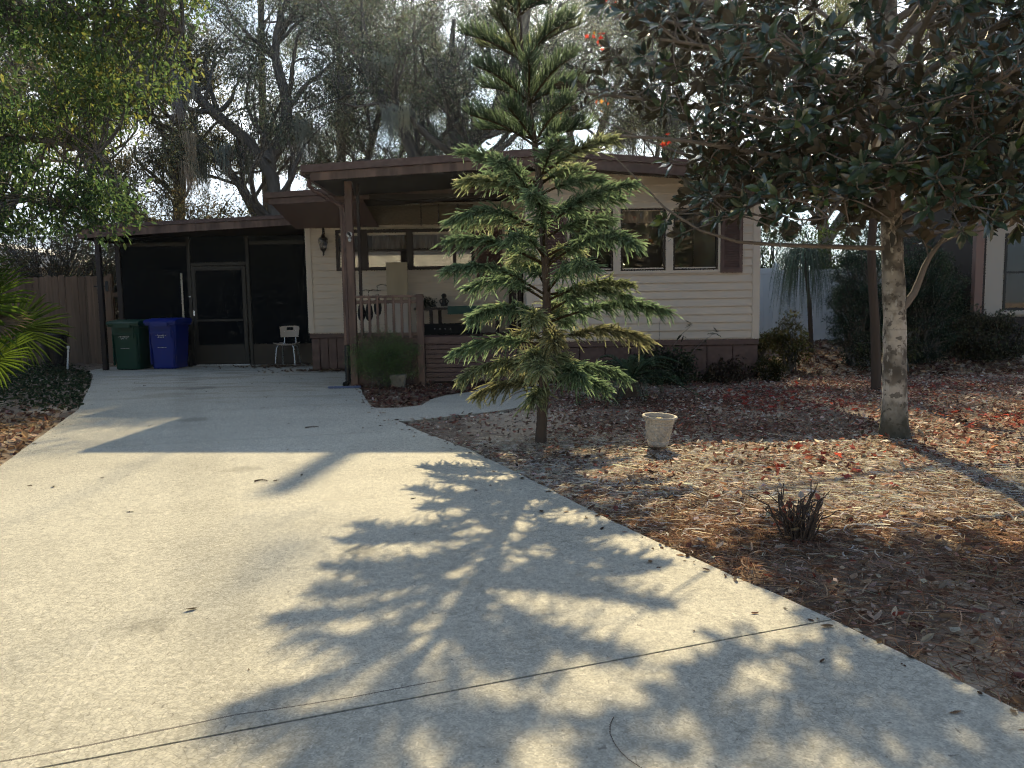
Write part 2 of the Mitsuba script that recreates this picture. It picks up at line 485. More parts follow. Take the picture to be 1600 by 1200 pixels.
# ------------------------------------------------------------------ the mobile home
home = thing('mobile_home', 'beige clapboard mobile home with brown low gable roof and covered porch', 'house')


def roof_z(x):
    return 3.29 - 0.053 * (0.39 - x) if x < 0.39 else 3.29 - 0.084 * (x - 0.39)


def siding(parent, wall, x0, x1, y, z0, row, rows, openings, top=None):
    """clapboards of a wall that faces -y; openings are (x0, x1, z0, z1)"""
    for r in range(rows):
        za, zb = z0 + r * row, z0 + (r + 1) * row
        spans = sbox(x0, za + 0.001, x1, zb)
        for o in openings:
            spans = spans.difference(sbox(o[0], o[2], o[1], o[3]))
        if top is not None:
            spans = spans.intersection(top)
        for g in getattr(spans, 'geoms', [spans]):
            if g.is_empty or g.area < 0.002:
                continue
            a, b_, c, d_ = g.bounds[0], g.bounds[1], g.bounds[2], g.bounds[3]
            prof = Polygon([(y, b_), (y - 0.004, b_), (y - 0.004, b_ + 0.011), (y - 0.026, b_ + 0.012), (y - 0.025, b_ + 0.024), (y - 0.006, d_), (y, d_)])
            put(wall, 'siding_plank', yz_prism(prof, a, c), 'siding')


def backing(x0, x1, y0, y1, z0, z1, openings):
    s = sbox(x0, z0, x1, z1)
    for o in openings:
        s = s.difference(sbox(o[0], o[2], o[1], o[3]))
    return cat([xz_prism(g, y0, y1) for g in getattr(s, 'geoms', [s])])


# entry wall behind the porch
EY = 14.5
openA = [(-3.23, -0.66, 1.85, 2.60), (-0.06, 0.24, 0.66, 2.62)]
w = put(home, 'wall', backing(-3.78, 0.40, EY, EY + 0.10, 0.66, 3.08, openA), 'siding')
siding(home, w, -3.70, 0.24, EY, 0.70, 0.128, 18, openA)
put(home, 'corner_trim', cbx(-3.80, -3.695, EY - 0.035, EY - 0.001, 0.70, 2.95), 'cream_trim')
# front room
RY = 11.6
openB = [(0.89, 1.53, 1.63, 2.54), (1.65, 2.31, 1.63, 2.54), (2.43, 3.09, 1.63, 2.54)]
w = put(home, 'wall', backing(0.24, 3.70, RY, RY + 0.10, 0.58, 3.10, openB), 'siding')
under = Polygon([(0.0, 0.0), (0.0, roof_z(0.0) - 0.13), (0.39, 3.15), (3.7, roof_z(3.7) - 0.13), (3.7, 0)])
siding(home, w, 0.34, 3.62, RY, 0.595, 0.1195, 21, [(0.86, 3.12, 1.60, 2.57)], under)
put(home, 'corner_trim', cbx(3.615, 3.725, RY - 0.035, RY - 0.001, 0.59, 2.90), 'cream_trim')
put(home, 'corner_trim', cbx(0.235, 0.345, RY - 0.035, RY - 0.001, 0.59, 3.02), 'cream_trim')
put(home, 'wall', bx(3.60, 3.70, RY + 0.102, 26, 0.58, 2.9), 'siding')
put(home, 'wall', bx(0.24, 0.34, RY + 0.102, EY - 0.002, 0.58, 3.1), 'siding')
put(home, 'wall', bx(-3.78, -3.68, EY + 0.102, 26, 0.66, 2.95), 'siding')
put(home, 'wall', bx(-3.68, 3.60, 25.9, 26, 0.6, 3.0), 'interior')
put(home, 'floor', cat([bx(-3.66, 3.58, EY + 0.11, 25.88, 0.55, 0.64), bx(0.36, 3.58, RY + 0.11, EY + 0.10, 0.55, 0.64)]), 'interior')
put(home, 'inner_wall', cat([bx(-3.6, 0.34, 17.5, 17.56, 0.66, 2.95), bx(0.36, 3.58, 15.2, 15.26, 0.66, 2.95)]), 'interior')


def window(parent, x0, x1, z0, z1, y, cols, rails, fm, fw=0.05, proud=0.03, thick=0.05, glass='window_glass'):
    """frame with mullions and rails; each light is a pane of its own"""
    fr = [bx(x0, x1, y - proud, y + thick, z0, z0 + fw), bx(x0, x1, y - proud, y + thick, z1 - fw, z1), bx(x0, x0 + fw, y - proud, y + thick, z0 + fw, z1 - fw), bx(x1 - fw, x1, y - proud, y + thick, z0 + fw, z1 - fw)]
    xs = [x0 + fw] + [c for m in cols for c in (m[0], m[1])] + [x1 - fw]
    zs = [z0 + fw] + [c for m in rails for c in (m - 0.018, m + 0.018)] + [z1 - fw]
    for m in cols:
        fr.append(bx(m[0], m[1], y - proud + 0.004, y + thick - 0.004, z0 + fw, z1 - fw))
    for a, b in zip(xs[::2], xs[1::2]):
        for m in rails:
            fr.append(bx(a, b, y - proud + 0.012, y + thick - 0.012, m - 0.018, m + 0.018))
    k = put(parent, 'window', cat(fr), fm)
    for a, b in zip(xs[::2], xs[1::2]):
        for c, d in zip(zs[::2], zs[1::2]):
            t = 0.0016 * ((a * 7.3 + c * 3.1) % 1 - 0.5)
            v = np.array([[a, y + 0.01 + t, c], [b, y + 0.01 - t, c], [b, y + 0.01 - t, d], [a, y + 0.01 + t, d]])
            put(k, 'pane', (v, np.array([[0, 1, 2], [0, 2, 3]])), glass)
    return k


window(home, -3.23, -0.66, 1.85, 2.60, EY - 0.02, [(-2.78, -2.64), (-1.92, -1.80), (-1.06, -1.0)], [2.22], 'dark_brown', 0.06)
for x0, x1 in ((0.89, 1.53), (1.65, 2.31), (2.43, 3.09)):
    window(home, x0, x1, 1.63, 2.54, RY, [], [], 'bronze', 0.022)
# beige casing between and round the three windows
put(home, 'window_casing', cat([bx(0.855, 0.885, RY - 0.04, RY - 0.001, 1.60, 2.575), bx(1.535, 1.645, RY - 0.04, RY - 0.001, 1.60, 2.575), bx(2.315, 2.425, RY - 0.04, RY - 0.001, 1.60, 2.575),
                                bx(3.095, 3.125, RY - 0.04, RY - 0.001, 1.60, 2.575), bx(0.885, 3.095, RY - 0.045, RY - 0.001, 1.585, 1.628), bx(0.885, 3.095, RY - 0.043, RY - 0.001, 2.545, 2.58)]), 'cream_trim')
# curtains hang inside the windows
cx = np.linspace(0, 1, 90)


def curtain(x0, x1, y, z0, z1, amp, waves):
    x = x0 + (x1 - x0) * cx
    yy = y + amp * np.sin(cx * waves * 2 * PI)
    v = np.vstack([np.c_[x, yy, 0 * x + z0], np.c_[x, yy, 0 * x + z1]])
    n = len(x)
    i = np.arange(n - 1)
    return v, np.c_[i, i + 1, n + i + 1, n + i]


mat('curtain_cloth', {'type': 'principledthin', 'base_color': {'type': 'rgb', 'value': [0.30, 0.25, 0.20]}, 'roughness': 0.9, 'diff_trans': 0.8, 'spec_trans': 0.0, 'eta': 1.3})
put(home, 'curtain', curtain(-2.6, -1.1, EY + 0.22, 2.24, 2.58, 0.02, 14), 'curtain_cloth')
put(home, 'curtain', curtain(0.92, 2.3, RY + 0.25, 2.36, 2.54, 0.02, 12), 'curtain_cloth')


def shutter(parent, x0, x1, z0, z1, y):
    k = put(parent, 'shutter', cat([bx(x0, x0 + 0.05, y - 0.035, y - 0.003, z0, z1), bx(x1 - 0.05, x1, y - 0.035, y - 0.003, z0, z1), bx(x0 + 0.05, x1 - 0.05, y - 0.035, y - 0.003, z0, z0 + 0.06),
                                    bx(x0 + 0.05, x1 - 0.05, y - 0.035, y - 0.003, z1 - 0.06, z1), bx(x0 + 0.05, x1 - 0.05, y - 0.008, y - 0.003, z0 + 0.06, z1 - 0.06)]), 'brown')
    z = z0 + 0.065
    while z < z1 - 0.08:
        prof = Polygon([(y - 0.032, z), (y - 0.028, z - 0.004), (y - 0.010, z + 0.024), (y - 0.014, z + 0.028)])
        put(k, 'slat', yz_prism(prof, x0 + 0.05, x1 - 0.05), 'brown')
        z += 0.036


shutter(home, 3.125 + 0.01, 3.125 + 0.33, 1.58, 2.56, RY - 0.02)
shutter(home, 0.50, 0.845, 1.58, 2.56, RY - 0.02)
shutter(home, -0.62, -0.14, 1.66, 2.60, EY - 0.02)
# door with pale frame at the inner corner of the porch
k = put(home, 'door', bx(-0.03, 0.21, EY + 0.02, EY + 0.06, 0.68, 2.58), 'dark_brown')
put(k, 'frame', cat([bx(-0.075, -0.035, EY - 0.03, EY + 0.07, 0.68, 2.62), bx(-0.035, 0.235, EY - 0.03, EY + 0.07, 2.585, 2.62), bx(0.10, 0.13, EY - 0.02, EY + 0.015, 0.68, 2.58)]), 'stucco_pale')
put(k, 'handle', cat([bx(0.03, 0.05, EY - 0.04, EY + 0.02, 1.55, 1.80)]), 'chrome')
# skirting
sk = put(home, 'skirting', bx(-3.74, 3.66, EY - 0.005 + 0.05, EY + 0.09, -0.1, 0.655), 'dark_brown')
for i in range(10):
    x = -3.76 + i * 0.158
    put(sk, 'skirting_panel', cbx(x + 0.004, x + 0.154, EY - 0.012, EY + 0.02, -0.09, 0.60 + 0.004 * (i % 2), 0.008), 'brown')
put(sk, 'skirting_cap', cbx(-3.78, -2.2, EY - 0.03, EY + 0.03, 0.605, 0.69), 'brown')
sk = put(home, 'skirting', bx(0.26, 3.66, RY + 0.03, RY + 0.09, -0.1, 0.56), 'dark_brown')
for i in range(9):
    x = 0.26 + i * 0.384
    put(sk, 'skirting_panel', cbx(x + 0.004, x + 0.380, RY - 0.008, RY + 0.025, -0.09, 0.50 + 0.003 * (i % 2), 0.008), 'brown')
put(sk, 'skirting_cap', cbx(0.24, 3.72, RY - 0.03, RY + 0.03, 0.505, 0.59), 'brown')
# roof: front gable over porch and room, wider main roof behind
def roof_poly(x0, x1, t):
    top = [(x0, roof_z(x0))] + ([(0.39, 3.29)] if x0 < 0.39 < x1 else []) + [(x1, roof_z(x1))]
    return Polygon(top + [(x, z - t) for x, z in top[::-1]])


rf = put(home, 'roof', cat([xz_prism(roof_poly(-2.84, 3.95, 0.12), 10.95, 13.0), xz_prism(roof_poly(-4.0, 3.95, 0.12), 13.0, 26.4)]), 'roof_brown')
put(rf, 'fascia', cat([xz_prism(roof_poly(-2.88, 0.389, 0.10), 10.885, 10.945), ]), 'brown')
put(rf, 'fascia', xz_prism(Polygon([(-2.76, roof_z(-2.76) - 0.105), (0.389, roof_z(0.389) - 0.105), (0.389, roof_z(0.389) - 0.225), (-2.76, roof_z(-2.76) - 0.215)]), 10.915, 10.945), 'post_paint')
put(rf, 'fascia', xz_prism(roof_poly(0.391, 3.98, 0.085), 10.885, 10.945), 'brown')
put(rf, 'fascia', xz_prism(Polygon([(0.391, roof_z(0.391) - 0.09), (3.9, roof_z(3.9) - 0.09), (3.9, roof_z(3.9) - 0.215), (0.391, roof_z(0.391) - 0.225)]), 10.915, 10.945), 'brown')
put(rf, 'gutter', cat([bx(-2.90, -2.845, 10.95, 12.97, roof_z(-2.84) - 0.13, roof_z(-2.84) - 0.01), bx(-4.09, -4.005, 13.02, 26.3, roof_z(-4.0) - 0.12, roof_z(-4.0) - 0.01)]), 'brown')
put(rf, 'fascia', xz_prism(Polygon([(-4.06, roof_z(-4) + 0.005), (-2.80, roof_z(-2.8) + 0.005), (-2.80, roof_z(-2.8) - 0.09), (-4.06, roof_z(-4) - 0.085)]), 12.935, 12.995), 'brown')
put(rf, 'fascia', xz_prism(Polygon([(-3.98, roof_z(-4) - 0.09), (0.24, roof_z(0.24) - 0.125), (0.24, roof_z(0.24) - 0.24), (-3.98, roof_z(-4) - 0.185)]), 12.955, 12.995), 'brown')
put(rf, 'beam', cat([bx(-2.30, 0.24, 12.90, 12.95, 2.92, 3.00), bx(-2.30, 0.24, 13.5, 13.56, 2.98, 3.04)]), 'dark_brown')
# planked soffit that falls towards the entry wall
n_s = 9
for i in range(n_s):
    ya, yb = 13.0 + i * 1.5 / n_s, 13.0 + (i + 1) * 1.5 / n_s - 0.008
    za, zb = 2.905 - 0.27 * i / n_s, 2.905 - 0.27 * (i + 1) / n_s
    prof = Polygon([(ya, za), (yb, zb), (yb, zb + 0.02), (ya, za + 0.02)])
    put(rf, 'soffit_plank', yz_prism(prof, -3.97, -2.42), 'soffit_paint')
# soffit under the front porch roof
put(rf, 'porch_ceiling', xz_prism(Polygon([(-2.83, roof_z(-2.83) - 0.125), (0.39, 3.16), (3.9, roof_z(3.9) - 0.125), (3.9, roof_z(3.9) - 0.14), (0.39, 3.14), (-2.83, roof_z(-2.83) - 0.14)]), 10.96, 12.9), 'dark_brown')
# porch
PY = 11.37
po = put(home, 'porch_post', cbx(-2.375, -2.275, PY - 0.05, PY + 0.05, -0.05, 2.965), 'post_paint')
put(home, 'porch_post', cbx(-2.47, -2.43, PY + 0.02, PY + 0.06, -0.05, 2.70), 'post_paint')
put(home, 'porch_post', cbx(-2.24, -2.20, PY + 0.10, PY + 0.16, 0.66, 2.95), 'dark_brown')
put(home, 'downspout', tube1([(-2.80, 10.98, 2.93), (-2.79, 11.0, 2.84), (-2.74, 11.05, 2.79), (-2.53, 11.28, 2.67), (-2.415, 11.36, 2.60), (-2.405, 11.40, 2.5), (-2.405, 11.40, 0.62)], 0.030, 8), 'brown', 40)
put(home, 'drain_pipe', tube1([(-2.42, 11.33, 0.60), (-2.42, 11.33, 0.06), (-2.44, 11.22, 0.03)], 0.042, 10), 'black', 40)
dk = put(home, 'porch_deck', bx(-2.27, 0.24, 11.43, 14.49, 0.60, 0.66), 'brown')
for i in range(9):
    z = 0.035 + i * 0.0685
    put(dk, 'skirt_board', cbx(-1.275, 0.235, 11.40 - 0.012 * (i % 2), 11.425, z, z + 0.062, 0.004), 'brown')
for i in range(6):
    x = -2.27 + i * 0.156
    put(dk, 'skirt_board', cbx(x + 0.003, x + 0.152, 11.40 - 0.004 * (i % 2), 11.425, 0.0, 0.60, 0.005), 'brown')
put(dk, 'rim_board', cbx(-2.27, 0.24, 11.385, 11.424, 0.604, 0.70), 'brown')
rl = put(home, 'railing', cat([cbx(-2.27, -1.385, PY - 0.045, PY + 0.045, 1.285, 1.32), cbx(-2.27, -1.385, PY - 0.02, PY + 0.02, 1.20, 1.25), cbx(-2.27, -1.385, PY - 0.02, PY + 0.02, 0.72, 0.77)]), 'post_paint')
for i in range(7):
    x = -2.19 + i * 0.118
    put(rl, 'baluster', cbx(x - 0.019, x + 0.019, PY - 0.055, PY - 0.0205, 0.69, 1.284), 'post_paint')
put(rl, 'rail_post', cbx(-1.385, -1.285, PY - 0.05, PY + 0.05, -0.08, 1.33), 'post_paint')
# roll-up blind above the entry windows
bl = put(home, 'blind', bx(-2.66, -0.66, EY - 0.13, EY - 0.11, 2.67, 3.02), 'shade_blind')
for x in (-2.86, -2.66, -1.60, -1.28, -0.92):
    put(bl, 'batten', bx(x - 0.03, x + 0.03 if x < -2 else x - 0.012, EY - 0.15, EY - 0.131, 2.64, 3.03), 'dark_brown')
put(home, 'curtain_rod', tube1([(-2.78, EY - 0.10, 2.625), (-0.66, EY - 0.10, 2.61)], 0.012, 6), 'offwhite')

# ------------------------------------------------------------------ lantern, ornament and things on the porch
ln = thing('wall_lantern', 'dark bronze carriage lantern on the pale siding beside the carport', 'lantern')
def lathe(prof, n=20, c=(0, 0, 0)):
    m = trimesh.creation.revolve(np.array(prof), sections=n)
    m.apply_translation(c)
    return m


LX, LYY = -3.44, EY - 0.13
put(ln, 'cap', lathe([(0.001, 2.53), (0.02, 2.52), (0.035, 2.48), (0.085, 2.44), (0.085, 2.425), (0.02, 2.42)], 8, (LX, LYY, 0)), 'bronze')
put(ln, 'glass', lathe([(0.065, 2.42), (0.075, 2.38), (0.05, 2.27), (0.03, 2.25)], 8, (LX, LYY, 0)), 'lantern_glass')
put(ln, 'cage', cat([tube1([(LX + 0.078 * math.cos(a), LYY + 0.078 * math.sin(a), 2.425), (LX + 0.08 * math.cos(a), LYY + 0.08 * math.sin(a), 2.37), (LX + 0.045 * math.cos(a), LYY + 0.045 * math.sin(a), 2.25)], 0.006, 5) for a in np.arange(6) * PI / 3]), 'bronze')
put(ln, 'base', lathe([(0.06, 2.255), (0.05, 2.23), (0.02, 2.20), (0.012, 2.16), (0.018, 2.14), (0.001, 2.12)], 12, (LX, LYY, 0)), 'bronze')
put(ln, 'bracket', cat([tube1([(LX, EY - 0.02, 2.36), (LX, EY - 0.03, 2.60), (LX, EY - 0.09, 2.66), (LX, LYY, 2.60), (LX, LYY, 2.52)], 0.012, 6), bx(LX - 0.035, LX + 0.035, EY - 0.026, EY - 0.019, 2.32, 2.46)]), 'bronze')
orn = thing('post_ornament', 'small black and white metal ornament on the brown porch post', 'ornament')
put(orn, 'back_plate', cat([lathe([(0.001, 0), (0.042, 0.0), (0.042, 0.012), (0.001, 0.012)], 14), ]).apply_transform(trimesh.transformations.rotation_matrix(PI / 2, [1, 0, 0])).apply_translation((-2.322, PY - 0.052, 2.20)), 'pale_print')
put(orn, 'figure', cat([trimesh.creation.icosphere(2, 0.022).apply_translation((-2.33, PY - 0.07, 2.215)), trimesh.creation.icosphere(1, 0.016).apply_translation((-2.31, PY - 0.07, 2.185)), bx(-2.34, -2.31, PY - 0.075, PY - 0.06, 2.11, 2.155)]), 'black')
put(orn, 'pendant', trimesh.creation.icosphere(1, 0.026).apply_translation((-2.318, PY - 0.07, 2.12)), 'pale_print')

bd = thing('tall_board', 'tall pale beige board standing upright behind the porch railing', 'board')
put(bd, 'panel', cbx(-2.22, -1.84, 13.9, 13.94, 0.662, 1.96, 0.006), 'board_beige')
put(bd, 'lower_face', cat([cbx(-2.215 + i * 0.125, -2.10 + i * 0.125, 13.885, 13.898, 0.67, 1.24, 0.004) for i in range(3)]), 'board_white')

tb = thing('porch_table', 'long narrow porch table with a green cloth behind the railing post', 'table')
put(tb, 'tabletop', cbx(-1.72, -0.10, 13.7, 14.25, 1.10, 1.14), 'dark_brown')
for x, y in ((-1.42, 13.75), (-1.30, 14.15), (-0.25, 13.75), (-0.25, 14.15)):
    put(tb, 'leg', cbx(x - 0.03, x + 0.03, y - 0.03, y + 0.03, 0.662, 1.098), 'dark_brown')
tc = thing('green_tablecloth', 'dull green cloth spread over the far end of the porch table', 'tablecloth')
put(tc, 'cloth', cat([cbx(-1.12, -0.08, 13.68, 14.27, 1.145, 1.16), bx(-1.12, -0.08, 13.672, 13.678, 1.02, 1.158)]), 'cloth_green')
fg = thing('black_figurine', 'small black figurine standing on the porch table', 'figurine')
put(fg, 'body', lathe([(0.001, 0), (0.06, 0.0), (0.055, 0.05), (0.035, 0.11), (0.03, 0.16), (0.001, 0.17)], 12, (-1.20, 13.95, 1.162)), 'black')
put(fg, 'head', trimesh.creation.icosphere(2, 0.045).apply_translation((-1.20, 13.94, 1.35)), 'black')
put(fg, 'arm', cat([tube1([(-1.17, 13.94, 1.30), (-1.12, 13.93, 1.25), (-1.15, 13.91, 1.20)], 0.014, 6), tube1([(-1.23, 13.94, 1.30), (-1.28, 13.93, 1.26), (-1.25, 13.91, 1.20)], 0.014, 6)]), 'black')
crt = thing('dark_crate', 'long dark crate with a row of small pale dots under the porch table', 'crate')
put(crt, 'box', cat([cbx(-1.55, -0.55, 13.45, 13.49, 0.665, 0.86), cbx(-1.55, -0.55, 13.63, 13.67, 0.665, 0.86), cbx(-1.55, -1.51, 13.49, 13.63, 0.665, 0.86), cbx(-0.59, -0.55, 13.49, 13.63, 0.665, 0.86), bx(-1.51, -0.59, 13.49, 13.63, 0.665, 0.68)]), 'matte_black')
put(crt, 'stud', cat([trimesh.creation.icosphere(1, 0.010).apply_translation((-1.33 + 0.09 * i, 13.447, 0.765)) for i in range(4)]), 'pale_print')
for i, (x, z, lab) in enumerate(((-2.55, 1.13, 'first'), (-2.42, 1.13, 'second'), (-2.27, 1.22, 'third'))):
    lab = ['dark drooping bag hanging behind the railing nearest the porch post', 'small dark bag hanging behind the middle of the railing', 'dark bag with a raised strap hanging beside the tall board'][i]
    bg = thing('hanging_bag', lab, 'bag')
    m = trimesh.creation.icosphere(2, 1.0)
    m.apply_scale((0.055, 0.05, 0.16))
    v = m.vertices
    v[:, 0] *= 1 + 0.4 * (0.16 - v[:, 2]) / 0.32
    m.apply_translation((x, 13.2, z - 0.05))
    put(bg, 'sack', m, 'matte_black', 60)
    put(bg, 'strap', tube1([(x - 0.03, 13.2, z + 0.06), (x - 0.02, 13.2, z + 0.15), (x + 0.02, 13.2, z + 0.15), (x + 0.03, 13.2, z + 0.06)], 0.008, 5), 'black')
    put(bg, 'hook', tube1([(x, 13.2, z + 0.15), (x, 13.2, z + 0.30), (x, 13.6, z + 0.34), (x, 14.47, z + 0.34)], 0.006, 5), 'black')

# ------------------------------------------------------------------ carport with the screened room
cp = thing('carport', 'brown flat roofed carport with a dark screened room under it', 'carport')
def cz(x):
    return 2.855 + 0.036 * (x + 8.52)


crf = put(cp, 'roof', xz_prism(Polygon([(-8.5, cz(-8.5) - 0.02), (-4.12, cz(-4.12) - 0.02), (-4.12, cz(-4.12) - 0.08), (-8.5, cz(-8.5) - 0.08)]), 15.4, 21.6), 'roof_brown')
put(crf, 'fascia', xz_prism(Polygon([(-8.54, cz(-8.54)), (-4.10, cz(-4.1)), (-4.10, cz(-4.1) - 0.07), (-8.54, cz(-8.54) - 0.075)]), 15.33, 15.395), 'brown')
put(crf, 'fascia', xz_prism(Polygon([(-8.50, cz(-8.5) - 0.08), (-4.12, cz(-4.12) - 0.075), (-4.12, cz(-4.12) - 0.20), (-8.50, 2.61)]), 15.355, 15.395), 'post_paint')
put(crf, 'rafter', cat([bx(-8.5, -8.44, 15.40, 21.6, 2.60, cz(-8.5) - 0.085), bx(-8.44, -4.12, 18.0, 18.06, 2.62, cz(-8.44) - 0.085)]), 'dark_brown')
put(cp, 'post', cbx(-8.215, -8.125, 15.42, 15.51, -0.02, 2.70), 'dark_brown')
SY = 16.4
put(cp, 'side_wall', bx(-8.30, -8.22, SY + 0.06, 21.5, 0, 2.85), 'dark_brown')
put(cp, 'back_wall', bx(-8.22, -3.80, 21.4, 21.5, 0, 3.05), 'interior')
put(cp, 'floor', bx(-8.3, -3.80, SY + 0.06, 21.4, -0.05, 0.015), 'interior')
mem = [(-8.30, -8.20), (-6.80, -6.73), (-5.56, -5.49), (-3.92, -3.80)]
for a, b in mem:
    put(cp, 'screen_post', cbx(a, b, SY - 0.04, SY + 0.05, -0.01, 2.72), 'frame_grey' if -7 < a < -5 else 'dark_brown')
put(cp, 'header', cat([cbx(-6.728, -5.562, SY - 0.035, SY + 0.045, 2.10, 2.17), cbx(-8.198, -6.802, SY - 0.03, SY + 0.04, 2.52, 2.60), cbx(-5.488, -3.922, SY - 0.03, SY + 0.04, 2.52, 2.60)]), 'frame_grey')
put(cp, 'kick_panel', cat([cbx(-5.488, -3.922, SY - 0.02, SY + 0.02, 0.0, 0.44)]), 'bronze')
put(cp, 'kick_panel', cbx(-8.198, -6.802, SY - 0.02, SY + 0.02, 0.0, 0.44), 'bronze')
for a, b, c, d in ((-8.2, -6.8, 0.445, 2.715), (-5.49, -3.92, 0.445, 2.715), (-6.73, -5.56, 2.175, 2.715)):
    v = np.array([[a, SY, c], [b, SY, c], [b, SY, d], [a, SY, d]])
    put(cp, 'screen', (v, np.array([[0, 1, 2], [0, 2, 3]])), 'screen_mesh')
dd = put(cp, 'door', cat([cbx(-6.715, -6.63, SY - 0.055, SY - 0.02, 0.03, 2.09), cbx(-5.66, -5.575, SY - 0.055, SY - 0.02, 0.03, 2.09), cbx(-6.63, -5.66, SY - 0.055, SY - 0.02, 2.0, 2.09), cbx(-6.63, -5.66, SY - 0.055, SY - 0.02, 0.93, 0.98), cbx(-6.63, -5.66, SY - 0.055, SY - 0.02, 0.03, 0.44)]), 'frame_grey')
for c, d in ((0.44, 0.93), (0.98, 2.0)):
    v = np.array([[-6.63, SY - 0.035, c], [-5.66, SY - 0.035, c], [-5.66, SY - 0.035, d], [-6.63, SY - 0.035, d]])
    put(dd, 'screen', (v, np.array([[0, 1, 2], [0, 2, 3]])), 'screen_mesh')
put(dd, 'handle', cat([cbx(-6.70, -6.67, SY - 0.085, SY - 0.056, 1.05, 1.17, 0.003)]), 'chrome')
put(cp, 'threshold', cbx(-6.70, -5.57, SY - 0.08, SY - 0.057, -0.005, 0.022), 'pale_print')
put(cp, 'door_tag', bx(-6.79, -6.75, SY - 0.046, SY - 0.041, 1.45, 1.475), 'white_vinyl')
bm = thing('broom', 'pale wooden handled broom leaning beside the screen door', 'broom')
put(bm, 'handle', tube1([(-6.88, SY - 0.16, 0.35), (-6.92, SY - 0.06, 1.95)], 0.020, 8), 'offwhite')
put(bm, 'head', cbx(-7.0, -6.76, SY - 0.21, SY - 0.15, 0.22, 0.34), 'dark_brown')
put(bm, 'bristles', cbx(-6.99, -6.77, SY - 0.225, SY - 0.135, 0.0, 0.22), 'board_beige')

gr = thing('gas_grill', 'black barbecue grill with a row of pale knobs behind the screen', 'grill')
gxc, gyc = -4.62, 16.85
hood = yz_prism(Polygon([(-0.24, 0), (-0.26, 0.10), (-0.20, 0.22), (-0.05, 0.28), (0.2, 0.26), (0.25, 0.1), (0.25, 0)]), -0.34, 0.34)
put(gr, 'hood', hood.apply_translation((gxc, gyc, 0.86)), 'matte_black', 30)
put(gr, 'handle', tube1([(gxc - 0.33, gyc - 0.29, 1.0), (gxc + 0.33, gyc - 0.29, 1.0)], 0.018, 8), 'pale_print')
put(gr, 'control_panel', cbx(gxc - 0.36, gxc + 0.36, gyc - 0.27, gyc + 0.2, 0.72, 0.855), 'matte_black')
for i in range(5):
    put(gr, 'knob', trimesh.creation.cylinder(0.024, 0.03, sections=12).apply_transform(trimesh.transformations.rotation_matrix(PI / 2, [1, 0, 0])).apply_translation((gxc - 0.30 + 0.15 * i, gyc - 0.286, 0.79)), 'pale_print', 40)
put(gr, 'cabinet', cbx(gxc - 0.34, gxc + 0.34, gyc - 0.22, gyc + 0.22, 0.06, 0.715), 'matte_black')
put(gr, 'side_shelf', cat([cbx(gxc - 0.58, gxc - 0.365, gyc - 0.2, gyc + 0.2, 0.82, 0.85), cbx(gxc + 0.365, gxc + 0.58, gyc - 0.2, gyc + 0.2, 0.82, 0.85)]), 'matte_black')

# classroom chair
ch = thing('school_chair', 'beige plastic school chair with chrome legs before the carport screen', 'chair')
CX, CYY = -4.62, 15.9
u = np.linspace(-1, 1, 13)
U, V = np.meshgrid(u, np.linspace(0, 1, 9), indexing='ij')


def sheet(P, th):
    n, m = P.shape[:2]
    a, b = P.reshape(-1, 3), (P + th).reshape(-1, 3)
    i, j = np.meshgrid(np.arange(n - 1), np.arange(m - 1), indexing='ij')
    q = np.stack([i * m + j, (i + 1) * m + j, (i + 1) * m + j + 1, i * m + j + 1], -1).reshape(-1, 4)
    o = n * m
    rim = []
    ring = [k * m for k in range(n)] + [(n - 1) * m + k for k in range(1, m)] + [k * m + m - 1 for k in range(n - 2, -1, -1)] + [k for k in range(m - 2, 0, -1)]
    for k in range(len(ring)):
        a1, b1 = ring[k], ring[(k + 1) % len(ring)]
        rim.append([a1, b1, b1 + o, a1 + o])
    return np.vstack([a, b]), np.vstack([q[:, ::-1], q + o, np.array(rim)])


seat = np.stack([CX + 0.235 * U * (1 - 0.15 * V), CYY - 0.19 + 0.42 * V + 0 * U, 0.43 + 0.045 * U ** 2 - 0.02 * np.sin(V * PI) + 0.0 * V], -1)
put(ch, 'seat', sheet(seat, np.array([0, 0, 0.012])), 'chair_plastic', 40)
wid = 0.205 - 0.02 * (1 - V)
back = np.stack([CX + wid * U, CYY + 0.20 + 0.03 * V - 0.04 * (U ** 2), 0.585 + 0.235 * V - 0.02 * U ** 4 * V], -1)
left = back[:5]; right = back[-5:]; mid = back[4:-4]
put(ch, 'backrest', join([trimesh.Trimesh(*[np.asarray(a) for a in (lambda s: (s[0], np.vstack([s[1][:, [0, 1, 2]], s[1][:, [0, 2, 3]]])))(sheet(p, np.array([0, 0.012, 0])))], process=False) for p in (left, right, mid[:, :6], mid[:, 7:])]), 'chair_plastic')
for sx in (-1, 1):
    put(ch, 'leg', tube1([(CX + sx * 0.15, CYY - 0.17, 0.42), (CX + sx * 0.175, CYY - 0.19, 0.38), (CX + sx * 0.205, CYY - 0.23, 0.004)], 0.012, 8), 'chrome', 40)
    put(ch, 'leg', tube1([(CX + sx * 0.14, CYY + 0.12, 0.42), (CX + sx * 0.155, CYY + 0.16, 0.38), (CX + sx * 0.19, CYY + 0.27, 0.004)], 0.012, 8), 'chrome', 40)
    put(ch, 'back_support', tube1([(CX + sx * 0.13, CYY + 0.05, 0.425), (CX + sx * 0.125, CYY + 0.17, 0.43), (CX + sx * 0.12, CYY + 0.20, 0.50), (CX + sx * 0.11, CYY + 0.215, 0.72)], 0.012, 8), 'chrome', 40)

